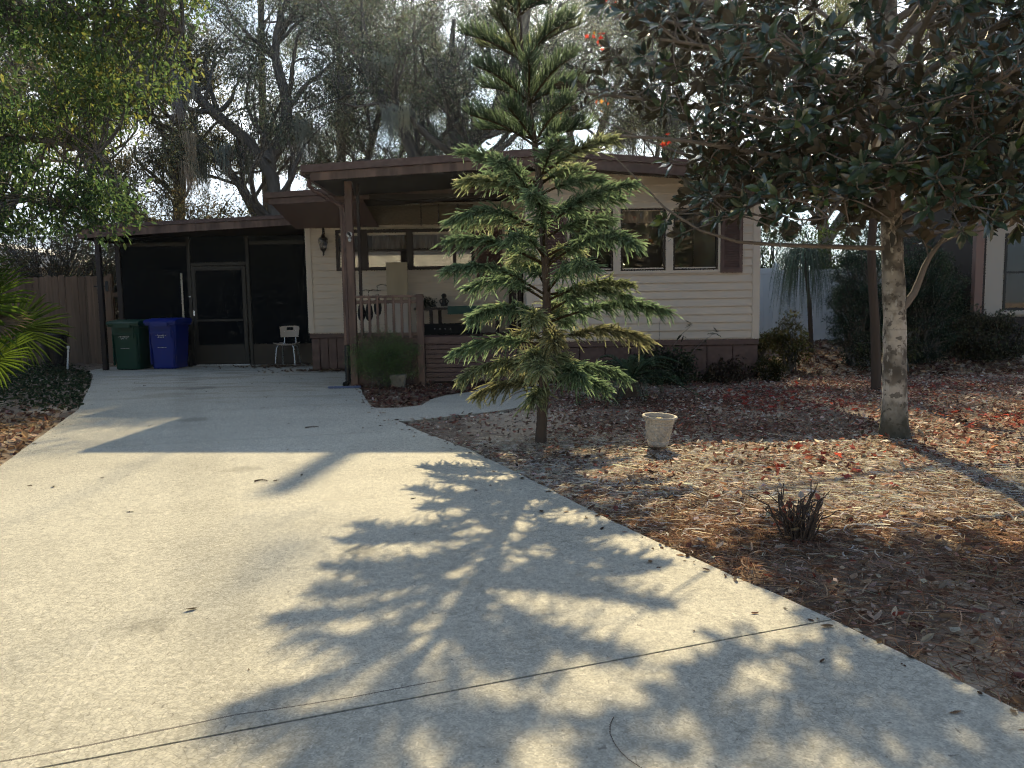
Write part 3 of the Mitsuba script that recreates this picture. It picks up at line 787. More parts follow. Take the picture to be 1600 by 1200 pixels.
# wheeled carts
def cart(name, label, cx_, cy_, m, w, h):
    t = thing(name, label, 'bin')
    rows = [(0.0, 0.84), (0.02, 0.86), (h * 0.80, 1.0), (h * 0.86, 1.0)]
    ms = []
    for (z0, s0), (z1, s1) in zip(rows, rows[1:]):
        pts = []
        for z, s in ((z0, s0), (z1, s1)):
            a, b = w / 2 * s, 0.36 * s
            for dx, dy in ((a - 0.05, b), (a, b - 0.05), (a, -b + 0.05), (a - 0.05, -b), (-a + 0.05, -b), (-a, -b + 0.05), (-a, b - 0.05), (-a + 0.05, b)):
                pts.append((dx, dy, z))
        ms.append(trimesh.convex.convex_hull(np.array(pts)).apply_translation((cx_, cy_, 0.012)))
    put(t, 'tub', cat(ms), m)
    put(t, 'rib', cat([cbx(cx_ - w / 2 * 0.90, cx_ - w / 2 * 0.84, cy_ - 0.365, cy_ - 0.30, 0.10, h * 0.74), cbx(cx_ + w / 2 * 0.84, cx_ + w / 2 * 0.90, cy_ - 0.365, cy_ - 0.30, 0.10, h * 0.74), cbx(cx_ - w * 0.42, cx_ + w * 0.42, cy_ - 0.385, cy_ - 0.355, h * 0.70, h * 0.735)]), m)
    put(t, 'rim', cbx(cx_ - w / 2 - 0.035, cx_ + w / 2 + 0.035, cy_ - 0.40, cy_ + 0.38, h * 0.862, h * 0.905, 0.01), m)
    lid = yz_prism(Polygon([(-0.43, 0), (-0.43, 0.03), (-0.38, 0.065), (0.0, 0.10), (0.36, 0.085), (0.40, 0.03), (0.40, 0)]), -w / 2 - 0.045, w / 2 + 0.045).apply_translation((cx_, cy_, h * 0.907))
    k = put(t, 'lid', lid, m, 30)
    put(k, 'lip', cat([cbx(cx_ - w * 0.30, cx_ + w * 0.30, cy_ - 0.45, cy_ - 0.425, h * 0.84, h * 0.93)]), m)
    put(t, 'handle', tube1([(cx_ - w * 0.4, cy_ + 0.39, h * 0.9), (cx_ - w * 0.4, cy_ + 0.47, h * 0.93), (cx_ + w * 0.4, cy_ + 0.47, h * 0.93), (cx_ + w * 0.4, cy_ + 0.39, h * 0.9)], 0.018, 8), m, 40)
    put(t, 'latch_strap', cbx(cx_ + w * 0.33, cx_ + w * 0.37, cy_ - 0.405, cy_ - 0.385, h * 0.62, h * 0.86), m)
    put(t, 'grab_bar', cbx(cx_ - w * 0.12, cx_ + w * 0.12, cy_ - 0.345, cy_ - 0.325, h * 0.44, h * 0.452), m)
    for sx in (-1, 1):
        put(t, 'wheel', trimesh.creation.cylinder(0.12, 0.05, sections=20).apply_transform(trimesh.transformations.rotation_matrix(PI / 2, [0, 1, 0])).apply_translation((cx_ + sx * (w / 2 - 0.02), cy_ + 0.36, 0.12)), 'black', 40)
    # two short rows of worn pale stencil marks, too blurred to read
    rng = np.random.default_rng(int(w * 1000) + int(cx_ * -100))
    marks = []
    for r_, n in ((0, 8), (1, 5)):
        for i in range(n):
            x = cx_ + (i - (n - 1) / 2) * 0.026 - 0.01
            z = h * 0.655 - r_ * 0.036
            hh = 0.024
            marks.append(bx(x - 0.009, x - 0.004, cy_ - 0.3565, cy_ - 0.33, z, z + hh))
            marks.append(bx(x - 0.004, x + 0.008, cy_ - 0.3565, cy_ - 0.33, z + rng.choice([0, 0.01, 0.019]), z + rng.choice([0.005, 0.015, 0.024]) + 0.003))
    put(t, 'stencil', cat(marks), 'pale_print')
    put(t, 'warning_line', bx(cx_ - 0.09, cx_ + 0.08, cy_ - 0.352, cy_ - 0.3305, h * 0.43, h * 0.437), 'pale_print')
    return t


cart('trash_cart', 'dark green wheeled trash cart beside the blue cart under the carport', -7.66, 15.62, 'cart_green', 0.54, 1.00)
cart('recycling_cart', 'bright blue wheeled recycling cart next to the screen door', -6.97, 15.72, 'cart_blue', 0.54, 1.02)

st = thing('blue_channel', 'flat blue grey metal strip lying on the driveway by the porch post', 'strip')
put(st, 'strip', cat([cbx(-2.62, -2.16, 10.93, 10.98, 0.002, 0.02), ]).apply_transform(trimesh.transformations.rotation_matrix(0.05, [0, 0, 1], [-2.4, 10.95, 0])), 'blue_metal')
put(st, 'edge', cat([cbx(-2.62, -2.16, 10.915, 10.928, 0.002, 0.035), ]).apply_transform(trimesh.transformations.rotation_matrix(0.05, [0, 0, 1], [-2.4, 10.95, 0])), 'blue_metal')
st2 = thing('blue_channel', 'second blue grey metal strip lying nearer the carport on the driveway', 'strip')
put(st2, 'strip', cbx(-2.60, -2.30, 11.08, 11.12, 0.002, 0.016), 'blue_metal')

# ------------------------------------------------------------------ flower pot and planter
pt = thing('flower_pot', 'round concrete flower pot with lattice relief standing on the leaf litter', 'pot')
prof = [(0.001, 0.0), (0.075, 0.0), (0.082, 0.012), (0.085, 0.03), (0.080, 0.036), (0.083, 0.045), (0.105, 0.165), (0.108, 0.178), (0.114, 0.182), (0.113, 0.196), (0.118, 0.200), (0.119, 0.212), (0.134, 0.218), (0.137, 0.228), (0.132, 0.234), (0.118, 0.232), (0.110, 0.22), (0.100, 0.19)]
ps = []
for (r0, z0), (r1, z1) in zip(prof, prof[1:]):
    n = max(1, int(abs(z1 - z0) / 0.006))
    for i in range(n):
        ps.append((r0 + (r1 - r0) * i / n, z0 + (z1 - z0) * i / n))
ps.append(prof[-1])
m = trimesh.creation.revolve(np.array(ps), sections=120)
v = m.vertices.copy()
ang = np.arctan2(v[:, 1], v[:, 0])
r = np.hypot(v[:, 0], v[:, 1])
band = ((v[:, 2] > 0.05) & (v[:, 2] < 0.160) & (r > 0.08)).astype(float)
a1 = np.abs(((ang * 10 / (2 * PI) + v[:, 2] / 0.055) % 1) - 0.5)
a2 = np.abs(((ang * 10 / (2 * PI) - v[:, 2] / 0.055) % 1) - 0.5)
rel = np.clip(1 - np.minimum(a1, a2) / 0.16, 0, 1) * 0.006 + 0.003 * meshkit.noise(v * 60)
v[:, :2] *= (1 + band * rel / np.maximum(r, 0.01))[:, None]
v[:, :2] *= (1 + 0.004 * meshkit.noise(v * 90))[:, None]
pm = trimesh.Trimesh(v, m.faces, process=False)
tilt = trimesh.transformations.rotation_matrix(0.055, [0, 1, 0])
tilt2 = trimesh.transformations.rotation_matrix(0.05, [1, 0, 0])
POT = np.array([1.13, 5.93, 0.012])
put(pt, 'bowl', pm.copy().apply_transform(tilt2 @ tilt).apply_translation(POT), 'pot_stone', 40)
put(pt, 'soil', lathe([(0.001, 0.20), (0.05, 0.203), (0.103, 0.197)], 24).apply_transform(tilt2 @ tilt).apply_translation(POT), 'soil')
rng = np.random.default_rng(5)
lv, lf = leaf_template('curl')
n = 9
pos = np.c_[rng.normal(0, 0.035, n), rng.normal(-0.02, 0.03, n), np.full(n, 0.205)]
vv, ff, cc = scatter(lv, lf, pos + POT, frames(rng.normal(size=(n, 3)) * [1, 1, 0.3], np.array([[0.1, 0.1, 1.0]])), rng.uniform(0.03, 0.055, n), palette([[0.3, 0.2, 0.12], [0.5, 0.42, 0.33]], [1, 1], n, rng))
put(pt, 'dead_leaf', (vv, ff), 'dry_leaf', color=cc)

sp = thing('square_planter', 'small square fluted stone planter under the fern by the porch', 'planter')
def frustum(w0, w1, z0, z1, c):
    a = [(sx * w0, sy * w0, z0) for sx in (-1, 1) for sy in (-1, 1)] + [(sx * w1, sy * w1, z1) for sx in (-1, 1) for sy in (-1, 1)]
    return trimesh.convex.convex_hull(np.array(a, float)).apply_translation(c)


SP = (-1.62, 10.95, -0.02)
put(sp, 'body', frustum(0.080, 0.098, 0.0, 0.155, SP), 'planter_stone')
put(sp, 'rim', cat([frustum(0.106, 0.114, 0.156, 0.20, SP), frustum(0.108, 0.108, 0.2, 0.206, SP)]), 'planter_stone')
for i in range(5):
    x = SP[0] - 0.068 + i * 0.034
    put(sp, 'flute', tube1([(x, SP[1] - 0.082, 0.0), (x + (x - SP[0]) * 0.18, SP[1] - 0.096, 0.132)], 0.010, 6), 'planter_stone')

# ------------------------------------------------------------------ fences
def fence_board(parent, x0, x1, y, z0, z1, m, dog=0.03):
    poly = Polygon([(x0, z0), (x1, z0), (x1, z1 - dog), (x1 - dog, z1), (x0 + dog, z1), (x0, z1 - dog)])
    put(parent, 'board', xz_prism(poly, y - 0.01, y + 0.01), m)


rng = np.random.default_rng(11)
wf = thing('wooden_fence', 'weathered brown board fence with a gate left of the carport', 'fence')
for i in range(24):
    x = -11.9 + i * 0.143
    if -8.82 < x < -8.70:
        continue
    fence_board(wf, x + 0.003, x + 0.139, 17.0 + rng.uniform(-0.006, 0.006), 0.02 + rng.uniform(0, 0.03), 1.97 + rng.uniform(-0.02, 0.02), 'fence_wood')
put(wf, 'rail', cat([bx(-11.9, -8.48, 17.012, 17.05, 0.4, 0.49), bx(-11.9, -8.48, 17.012, 17.05, 1.5, 1.59)]), 'fence_wood')
put(wf, 'gate_post', cbx(-8.82, -8.73, 17.0, 17.09, 0, 2.0), 'fence_wood')
hg = put(wf, 'hinge', cat([cbx(-9.12, -8.86, 16.974, 16.986, 1.715, 1.745, 0.003), cbx(-8.87, -8.80, 16.972, 16.985, 1.62, 1.84, 0.003), cbx(-8.97, -8.93, 16.970, 16.984, 1.45, 1.62, 0.003)]), 'black')

vf = thing('white_fence', 'white vinyl privacy fence running back past the right end of the house', 'fence')
pn = [((5.10, 17.6), (6.15, 18.0), 1.78), ((6.15, 18.0), (10.8, 18.3), 1.74)]
for (a, b, h) in pn:
    a, b = np.array(a), np.array(b)
    L = np.linalg.norm(b - a)
    ang = math.atan2(b[1] - a[1], b[0] - a[0])
    M = trimesh.transformations.translation_matrix((a[0], a[1], 0.16)) @ trimesh.transformations.rotation_matrix(ang, [0, 0, 1])
    n = int(L / 0.155)
    for i in range(n):
        x0 = 0.04 + i * (L - 0.08) / n
        put(vf, 'board', cbx(x0 + 0.0015, x0 + (L - 0.08) / n - 0.0015, -0.012, 0.012, 0.06, h - 0.13, 0.004).apply_transform(M), 'white_vinyl')
    put(vf, 'rail', cat([cbx(0.02, L - 0.02, -0.025, 0.025, h - 0.13, h).apply_transform(M), cbx(0.02, L - 0.02, -0.025, 0.025, 0.02, 0.14).apply_transform(M)]), 'white_vinyl')
for (x, y) in ((5.10, 17.6), (6.15, 18.0), (8.45, 18.15)):
    put(vf, 'post', cbx(x - 0.06, x + 0.06, y - 0.06, y + 0.06, 0.14, 2.02), 'white_vinyl')
    put(vf, 'post_cap', frustum(0.07, 0.02, 2.021, 2.07, (x, y, 0)), 'white_vinyl')

# ------------------------------------------------------------------ neighbours' houses
nh = thing('neighbor_house', 'pale neighbouring house with a pink corner post and dark base at right', 'house')
put(nh, 'wall', backing(8.88, 17.0, 14.5, 14.62, 0.80, 3.1, [(9.22, 10.6, 0.92, 2.35)]), 'stucco_pale')
put(nh, 'corner_post', cbx(8.63, 8.78, 14.40, 14.52, 0.75, 3.1), 'pink_trim')
put(nh, 'side_wall', bx(8.64, 8.72, 14.53, 17.5, 0.05, 3.1), 'dark_brown')
put(nh, 'dark_recess', bx(8.78, 8.88, 14.50, 14.60, 0.8, 3.1), 'dark_brown')
put(nh, 'base', bx(8.70, 17.0, 14.47, 14.60, -0.1, 0.80), 'dark_brown')
put(nh, 'back_wall', bx(8.72, 17, 17.4, 17.5, 0, 3.1), 'interior')
put(nh, 'sill', cbx(9.15, 10.7, 14.42, 14.50, 0.84, 0.92), 'stucco_pale')
window(nh, 9.22, 10.6, 0.92, 2.35, 14.52, [(9.80, 9.86)], [1.63], 'frame_grey', 0.05, glass='lantern_glass')
nr = put(nh, 'roof', xz_prism(Polygon([(8.3, 3.1), (17.5, 3.1), (17.5, 3.25), (12.9, 3.8), (8.3, 3.25)]), 13.9, 17.6), 'roof_brown')
put(nr, 'fascia', cbx(8.28, 17.5, 13.85, 13.895, 3.02, 3.20), 'post_paint')
lh = thing('far_house', 'pale roof of a house far behind the left hedge', 'house')
put(lh, 'wall', bx(-24, -14.5, 26, 34, 0, 2.7), 'stucco_pale')
put(lh, 'roof', xz_prism(Polygon([(-24.5, 2.71), (-14.0, 2.71), (-14.2, 2.95), (-19.2, 3.9), (-24.3, 2.95)]), 25.5, 34.5), 'white_paint')
# across the street, behind the camera: mirrored in the windows
gh = thing('white_garage', 'low white garage across the street, mirrored in the front room windows', 'garage')
put(gh, 'wall', bx(6.6, 11.2, -20.1, -20, 0, 3.75), 'white_paint')
put(gh, 'door', cbx(7.4, 10.2, -19.99, -19.95, 0, 2.4), 'frame_grey')
put(gh, 'roof', yz_prism(Polygon([(-19.6, 3.76), (-20.1, 3.9), (-24, 4.4), (-26, 3.76)]), 6.2, 11.6), 'frame_grey')
oh = thing('white_house', 'long white house across the street, mirrored in the porch windows', 'house')
ow = put(oh, 'wall', bx(-14, 5, -20.1, -20, 0, 5.0), 'white_paint')
for i in range(21):
    put(ow, 'siding_plank', bx(-14, 5, -19.99, -19.97 + 0.004 * (i % 2), 0.3 + i * 0.22, 0.3 + i * 0.22 + 0.205), 'white_paint')
for x in (-10.5, -4.0, 1.8):
    put(oh, 'window', cbx(x, x + 1.3, -19.965, -19.93, 1.0, 2.2), 'black')
put(oh, 'roof', yz_prism(Polygon([(-19.3, 5.02), (-20.1, 5.1), (-24, 6.4), (-28, 5.02)]), -14.8, 5.8), 'frame_grey')

# ------------------------------------------------------------------ plants: leaves on twigs
def leaf_cloud(rng, centers, radius, per, size, kind='diamond', aspect=0.45, droop=0.3, radial=0.5, thick=0.4):
    """leaf positions and frames round clump centres"""
    n = len(centers) * per
    c = np.repeat(centers, per, 0)
    d = rng.normal(size=(n, 3))
    off = unit(d) * (rng.random((n, 1)) ** 0.6) * np.repeat(np.broadcast_to(radius, (len(centers),)), per)[:, None] * [1, 1, 0.75]
    dirs = unit(unit(off) * radial + rng.normal(size=(n, 3)) * 0.6 + [0, 0, -droop])
    ups = rng.normal(size=(n, 3)) * 0.55 + [0, 0, 1]
    s = rng.uniform(size[0], size[1], n)
    return c + off, frames(dirs, ups), np.c_[s, s * aspect, s * thick]


def grow(rng, p0, d0, L, r0, lev, n_child, ratio, out, tips, wig=0.25, upw=0.08, spread=0.9, m=7):
    p, d = np.array(p0, float), unit(np.array(d0, float))
    pts = [p.copy()]
    for i in range(m - 1):
        d = unit(d + wig * rng.normal(size=3) * 0.5 + [0, 0, upw])
        p = p + d * L / (m - 1)
        pts.append(p.copy())
    pts = np.array(pts)
    rad = np.linspace(r0, r0 * 0.45, m)
    out.append((pts, rad))
    if lev == 0:
        tips.append(pts[2:])
        return
    for i in range(n_child):
        t = rng.uniform(0.3, 1.0) if i else 1.0
        k = min(int(t * (m - 1)), m - 2)
        q = pts[k] + (pts[k + 1] - pts[k]) * (t * (m - 1) - k)
        dd = unit(pts[k + 1] - pts[k])
        nd = unit(dd + spread * unit(rng.normal(size=3)) * [1, 1, 0.75])
        grow(rng, q, nd, L * ratio * rng.uniform(0.75, 1.2), r0 * 0.5 * (1.05 - 0.4 * t), lev - 1, n_child, ratio, out, tips, wig, upw, spread, m)


def branch_mesh(out, sides=5):
    m = len(out[0][0])
    same = [o for o in out if len(o[0]) == m]
    return tubes(np.array([o[0] for o in same]), np.array([o[1] for o in same]), sides)


def limb(pts, r0, r1, m=9):
    return resample(pts, m), np.linspace(r0, r1, m)


def moss(rng, anchors, strands, length, spread=0.16, w=0.012):
    n = len(anchors) * strands
    a = np.repeat(anchors, strands, 0) + rng.normal(size=(n, 3)) * [spread, spread, 0.07]
    Ln = np.repeat(rng.uniform(length[0], length[1], len(anchors)), strands) * rng.uniform(0.35, 1.0, n)
    m = 6
    t = np.linspace(0, 1, m)
    sway = rng.normal(size=(n, 1, 2)) * 0.10
    P = np.empty((n, m, 3))
    pull = (np.repeat(anchors, strands, 0) - a)[:, None, :2] * (t[None, :, None] ** 1.5) * 0.6
    P[:, :, :2] = a[:, None, :2] + pull * 0.35 + sway * t[None, :, None] ** 2 * Ln[:, None, None] + rng.normal(size=(n, m, 2)) * 0.012
    P[:, :, 2] = a[:, None, 2] - t[None] * Ln[:, None]
    R = w * (1 - 0.85 * t)[None] * rng.uniform(0.5, 1.3, (n, 1))
    return tubes(P, R, 3), n * m * 3


def oak(name, label, group, seed, limbs, reach, cls, leaves=(84, 0.50), green=(0.055, 0.065, 0.035), nsub=7, moss_n=26, kind='tree', leaf=(0.06, 0.11), zmin=3.6, ratio=0.62, var=0.35, leaf_mat='leaf_bright', mossL=(0.4, 1.5), lev=2, dens=3, top=0.60):
    """a tree from its limbs (each: points, first radius, last radius); finer branches grow along them"""
    rng = np.random.default_rng(seed)
    t = thing(name, label, kind, group)
    big = [limb(*l) for l in limbs]
    put(t, 'trunk', join([tubes(b[0][None], b[1][None], 9) for b in big]), 'oak_bark', True)
    out, tips = [], []
    for pts, rad in big:
        Ltot = np.linalg.norm(np.diff(pts, axis=0), axis=1).sum()
        k = max(2, int(Ltot * nsub / 3.0))
        for i in range(k):
            s = rng.uniform(0.30, 1.0) if i else 1.0
            f = s * (len(pts) - 1)
            j = min(int(f), len(pts) - 2)
            q = pts[j] + (pts[j + 1] - pts[j]) * (f - j)
            if q[2] < zmin or q[2] > (abs(q[1]) - 6.0) * (top - 0.04):
                continue
            dd = unit(pts[j + 1] - pts[j])
            nd = unit(dd * 0.7 + unit(rng.normal(size=3)) * [1, 1, 0.55])
            grow(rng, q, nd, reach * rng.uniform(0.6, 1.15), max(rad[j] * 0.45, 0.02), lev, dens, ratio, out, tips, wig=0.45)
    tips = [tp for tp in tips if tp[-1][2] < (abs(tp[-1][1]) - 6.0) * top or rng.random() < 0.06]
    out = [o for o in out if o[0][-1][2] < (abs(o[0][-1][1]) - 6.0) * (top + 0.02) or rng.random() < 0.15]
    put(t, 'branches', branch_mesh(out, 4), 'oak_bark', True)
    labels[t + '__branches'] = {'kind': 'stuff'}
    cen = np.concatenate([tp[rng.integers(0, len(tp), 2)] for tp in tips])
    cen = cen[cen[:, 2] > zmin - 0.3]
    pos, fr, sz = leaf_cloud(rng, cen, leaves[1], leaves[0], leaf)
    lv, lf = leaf_template('diamond')
    tone = np.repeat(1 + var * rng.normal(size=(len(cen), 1)), leaves[0], 0)
    col = np.clip(vcol(green, len(pos), rng, 0.2, 0.1) * np.clip(tone, 0.35, 2.0), 0.008, 0.5)
    vv, ff, cc = scatter(lv, lf, pos, fr, sz, col)
    put(t, 'crown', (vv, ff), leaf_mat, color=cc)
    labels[t + '__crown'] = {'kind': 'stuff'}
    if moss_n:
        pool = np.concatenate([o[0] for o in out] + [b[0][3:] for b in big])
        pool = pool[(pool[:, 2] > zmin + 0.6)]
        pool = pool[pool[:, 2] < 9.0]
        k5 = moss_n // 5 + 1
        an = (pool[rng.integers(0, len(pool), k5)][:, None] + rng.normal(size=(k5, 5, 3)) * [0.35, 0.35, 0.12]).reshape(-1, 3); moss_n = len(an)
        (mv, mf), nv = moss(rng, an, 46, mossL, 0.11, 0.015)
        mc = np.repeat(palette([[0.40, 0.42, 0.40], [0.52, 0.50, 0.43], [0.30, 0.32, 0.31]], [3, 2, 2], moss_n, rng), 46 * 18, 0)
        put(t, 'spanish_moss', (mv, mf), 'moss_grey', color=np.clip(mc, 0.01, 0.8))
        labels[t + '__spanish_moss'] = {'kind': 'stuff', 'label': 'grey strands hanging from the limbs'}
    return t


TRI = 0
# live oaks behind the house, their limbs as in the photograph
GREY = (0.145, 0.170, 0.125)
oak('oak_tree', 'twisted oak with forked dark trunk rising behind the carport roof', None, 21,
    [([(-6.9, 23, -0.1), (-6.85, 23, 2.5), (-6.85, 23, 4.4), (-7.0, 22.9, 5.5), (-8.05, 22.6, 6.45), (-8.95, 22.3, 7.4), (-10.2, 21.8, 8.6)], 0.30, 0.09),
     ([(-7.0, 22.9, 5.5), (-6.55, 23.1, 6.3), (-6.45, 23.2, 7.2), (-6.8, 23.4, 8.6), (-6.3, 23.6, 10.5)], 0.22, 0.07),
     ([(-7.35, 23.4, -0.1), (-7.5, 23.5, 3.5), (-8.3, 23.8, 5.2), (-9.2, 24.2, 6.0), (-10.3, 24.6, 7.0)], 0.22, 0.06)],
    2.4, 1, moss_n=40, green=GREY)
oak('oak_tree', 'mossy oak with two dark trunks above the left half of the carport roof', None, 22,
    [([(-10.5, 24.5, -0.1), (-10.4, 24.5, 3.8), (-10.1, 24.4, 5.8), (-9.9, 24.0, 7.6), (-9.2, 23.6, 9.6)], 0.26, 0.08),
     ([(-11.9, 24.0, -0.1), (-11.6, 24, 3.6), (-11.9, 23.8, 5.0), (-12.9, 23.6, 6.6), (-14.0, 23.4, 8.0)], 0.24, 0.07)],
    2.3, 1, moss_n=34, green=(0.16, 0.165, 0.11))
oak('oak_tree', 'large leaning oak draped with moss behind the porch roof', None, 23,
    [([(-2.6, 22.0, -0.1), (-2.2, 22.0, 3.2), (-1.35, 22, 5.4), (-0.6, 21.9, 5.95), (-0.05, 21.7, 7.0), (0.5, 21.4, 8.6), (0.6, 21.0, 10.6)], 0.42, 0.12),
     ([(-2.2, 22.0, 3.2), (-2.7, 22.3, 5.6), (-3.6, 22.4, 7.2), (-4.6, 22.4, 8.9)], 0.26, 0.07),
     ([(-1.35, 22, 5.4), (-1.6, 22.6, 7.2), (-1.5, 23.0, 9.4)], 0.2, 0.06)],
    2.5, 1, moss_n=30, green=GREY)
oak('oak_tree', 'slender oak with many thin stems behind the porch roof corner', None, 24,
    [([(-5.9, 27.5, -0.1), (-5.9, 27.5, 5), (-5.7, 27.4, 8), (-5.9, 27.2, 11.5)], 0.22, 0.07),
     ([(-5.0, 27, -0.1), (-5.1, 27, 5), (-4.3, 26.8, 7.8), (-3.5, 26.6, 10.8)], 0.18, 0.06),
     ([(-4.1, 28, -0.1), (-3.9, 28, 6), (-3.0, 28, 9.5)], 0.15, 0.05)],
    2.4, 1, moss_n=26, green=GREY)
oak('oak_tree', 'hazy oak with bare lower limbs behind the roof ridge', None, 25,
    [([(2.6, 31, -0.1), (2.7, 31, 6), (2.2, 31, 9), (1.6, 30.6, 12.5)], 0.26, 0.07),
     ([(2.7, 31, 5.5), (3.8, 30.6, 8.5), (4.8, 30.0, 11.5)], 0.2, 0.06)],
    2.7, 1, moss_n=20, green=(0.17, 0.18, 0.11), zmin=5.2)
oak('oak_tree', 'two stemmed oak behind the right slope of the roof', None, 26,
    [([(5.4, 27.2, -0.1), (5.5, 27.2, 5), (5.45, 27, 8.2), (5.0, 26.8, 11.5)], 0.24, 0.08),
     ([(5.1, 27.6, -0.1), (5.15, 27.6, 6), (6.0, 27.6, 9.0)], 0.14, 0.05)],
    2.4, 1, moss_n=8, green=(0.16, 0.18, 0.11), zmin=5.0)
oak('oak_tree', 'pale tree beyond the white fence at right', None, 27,
    [([(10.2, 25, -0.1), (10.1, 25, 3), (9.6, 24.8, 6), (9.4, 24.5, 9)], 0.26, 0.07),
     ([(10.1, 25, 3), (11.6, 24.8, 5.4), (13.0, 24.6, 7.4)], 0.18, 0.05)],
    2.4, 1, moss_n=6, green=(0.16, 0.175, 0.08), zmin=2.4, top=0.78)
oak('oak_tree', 'tree behind the neighbouring house at far right', None, 28,
    [([(16.5, 28, -0.1), (16.4, 28, 4), (16.9, 27.6, 8), (16.4, 27.4, 11)], 0.28, 0.07),
     ([(16.4, 28, 4), (14.6, 27.6, 6.4), (13.2, 27.2, 8.6)], 0.2, 0.05)],
    2.6, 1, moss_n=8, green=(0.16, 0.17, 0.085), zmin=3.4, top=0.78)
oak('oak_tree', 'dark oak behind the leafy branch at far left', None, 29,
    [([(-17.5, 26, -0.1), (-17.2, 26, 4), (-16.6, 25.8, 7.5), (-16.8, 25.4, 10.5)], 0.3, 0.08),
     ([(-17.2, 26, 4), (-15.4, 25.6, 6.0), (-13.8, 25.2, 8.2)], 0.2, 0.06)],
    2.5, 1, moss_n=16, green=(0.15, 0.16, 0.10))

# straight pine stem between the oaks
pn_ = thing('pine_tree', 'straight bare pine stem beside the forked oak trunk', 'tree')
put(pn_, 'trunk', tubes(np.array([resample([(-8.15, 26.5, -0.1), (-8.2, 26.5, 6), (-8.0, 26.5, 13.5)], 8)]), np.linspace(0.16, 0.09, 8)[None], 8), 'oak_bark', True)
rng = np.random.default_rng(31)
out, tips = [], []
for i in range(14):
    a = rng.uniform(0, 2 * PI)
    grow(rng, (-8.0, 26.5, rng.uniform(10.5, 13.4)), (math.cos(a), math.sin(a), 0.25), 1.8, 0.035, 1, 4, 0.5, out, tips)
put(pn_, 'branches', branch_mesh(out, 4), 'oak_bark', True)
cen = np.concatenate([t_[1:] for t_ in tips])
pos, fr, sz = leaf_cloud(rng, cen, 0.3, 60, (0.14, 0.22), aspect=0.06)
vv, ff, cc = scatter(*leaf_template('diamond'), pos, fr, sz, vcol((0.05, 0.07, 0.03), len(pos), rng))
put(pn_, 'needles', (vv, ff), 'leaf_thin', color=cc)
labels[pn_ + '__needles'] = {'kind': 'stuff'}

# low hedges and shrubs of the background: leaf clumps on stems
def shrub(name, label, catg, seed, c, rad, clumps, per, leaf, col, group=None, stems=7, kind='diamond', mtl='leaf_thin', aspect=0.45, droop=0.2, clump_r=0.16, hollow=0.35, var=0.3, stem_m='oak_bark', flat=0.0, stem_r=0.014):
    rng = np.random.default_rng(seed)
    t = thing(name, label, catg, group)
    c, rad = np.array(c, float), np.array(rad, float)
    u_ = unit(rng.normal(size=(clumps, 3)))
    rr = hollow + (1 - hollow) * rng.random((clumps, 1)) ** 0.5
    bump = 0.75 + 0.5 * meshkit.noise(u_ * 2.3 + seed, 3)[:, None]
    cen = c + u_ * rr * rad * bump
    cen[:, 2] = np.maximum(cen[:, 2], flat + 0.05)
    base = np.array([c[0], c[1], flat])
    k = min(clumps, max(stems, clumps // 2))
    P = []
    for i in range(k):
        e = cen[i]
        b0 = base + np.r_[rng.normal(0, rad[0] * 0.14), rng.normal(0, rad[1] * 0.14), -0.05]
        mid = (b0 + e) / 2 + np.r_[(e - b0)[:2] * -0.15, abs(e[2] - b0[2]) * 0.10] + rng.normal(size=3) * 0.04
        P.append(resample([b0, mid, e], 6))
    P = np.array(P)
    put(t, 'stems', tubes(P, np.linspace(stem_r, stem_r * 0.3, 6)[None] * rng.uniform(0.6, 1.3, (k, 1)), 5), stem_m, True)
    pos, fr, sz = leaf_cloud(rng, cen, clump_r, per, leaf, aspect=aspect, droop=droop)
    ok = pos[:, 2] > flat - 0.02
    tone = np.repeat(np.clip(1 + var * rng.normal(size=(clumps, 1)), 0.4, 2), per, 0)
    cl = np.clip(vcol(col, len(pos), rng, 0.2, 0.1) * tone, 0.006, 0.6)
    vv, ff, cc = scatter(*leaf_template(kind), pos[ok], fr[ok], sz[ok], cl[ok])
    put(t, 'foliage', (vv, ff), mtl, color=cc)
    labels[t + '__foliage'] = {'kind': 'stuff'}
    return t


shrub('hedge', 'tall brownish twiggy hedge behind the carport roof', 'hedge', 41, (-9.6, 23.5, 2.4), (3.8, 1.2, 2.3), 900, 60, (0.06, 0.11), (0.17, 0.155, 0.09), clump_r=0.34, stem_r=0.03)
shrub('hedge', 'dark brown green hedge above the left wooden fence', 'hedge', 42, (-11.2, 19.2, 1.9), (2.6, 0.9, 1.7), 620, 60, (0.05, 0.09), (0.14, 0.125, 0.08), clump_r=0.26, stem_r=0.03)
shrub('hedge', 'yellow green bush seen between the carport post and the screened room', 'hedge', 43, (-9.2, 20.6, 1.7), (1.4, 0.8, 1.6), 160, 60, (0.05, 0.09), (0.13, 0.11, 0.025), clump_r=0.26, mtl='leaf_bright', stem_r=0.03)
shrub('bush', 'dark green bush behind the palm fronds at left', 'bush', 44, (-9.9, 13.4, 0.95), (1.0, 0.9, 1.2), 170, 80, (0.05, 0.09), (0.035, 0.058, 0.028), clump_r=0.24, kind='oval', stem_r=0.02)
shrub('bush', 'leafy green bush lit behind the white fence', 'bush', 45, (6.9, 20.2, 1.9), (2.6, 0.9, 1.6), 300, 60, (0.06, 0.10), (0.055, 0.085, 0.028), clump_r=0.28, stem_r=0.03)
shrub('bush', 'green bush over the white fence farther right', 'bush', 46, (10.0, 20.2, 1.9), (2.2, 0.9, 1.7), 260, 60, (0.06, 0.10), (0.05, 0.075, 0.028), clump_r=0.28, stem_r=0.03)
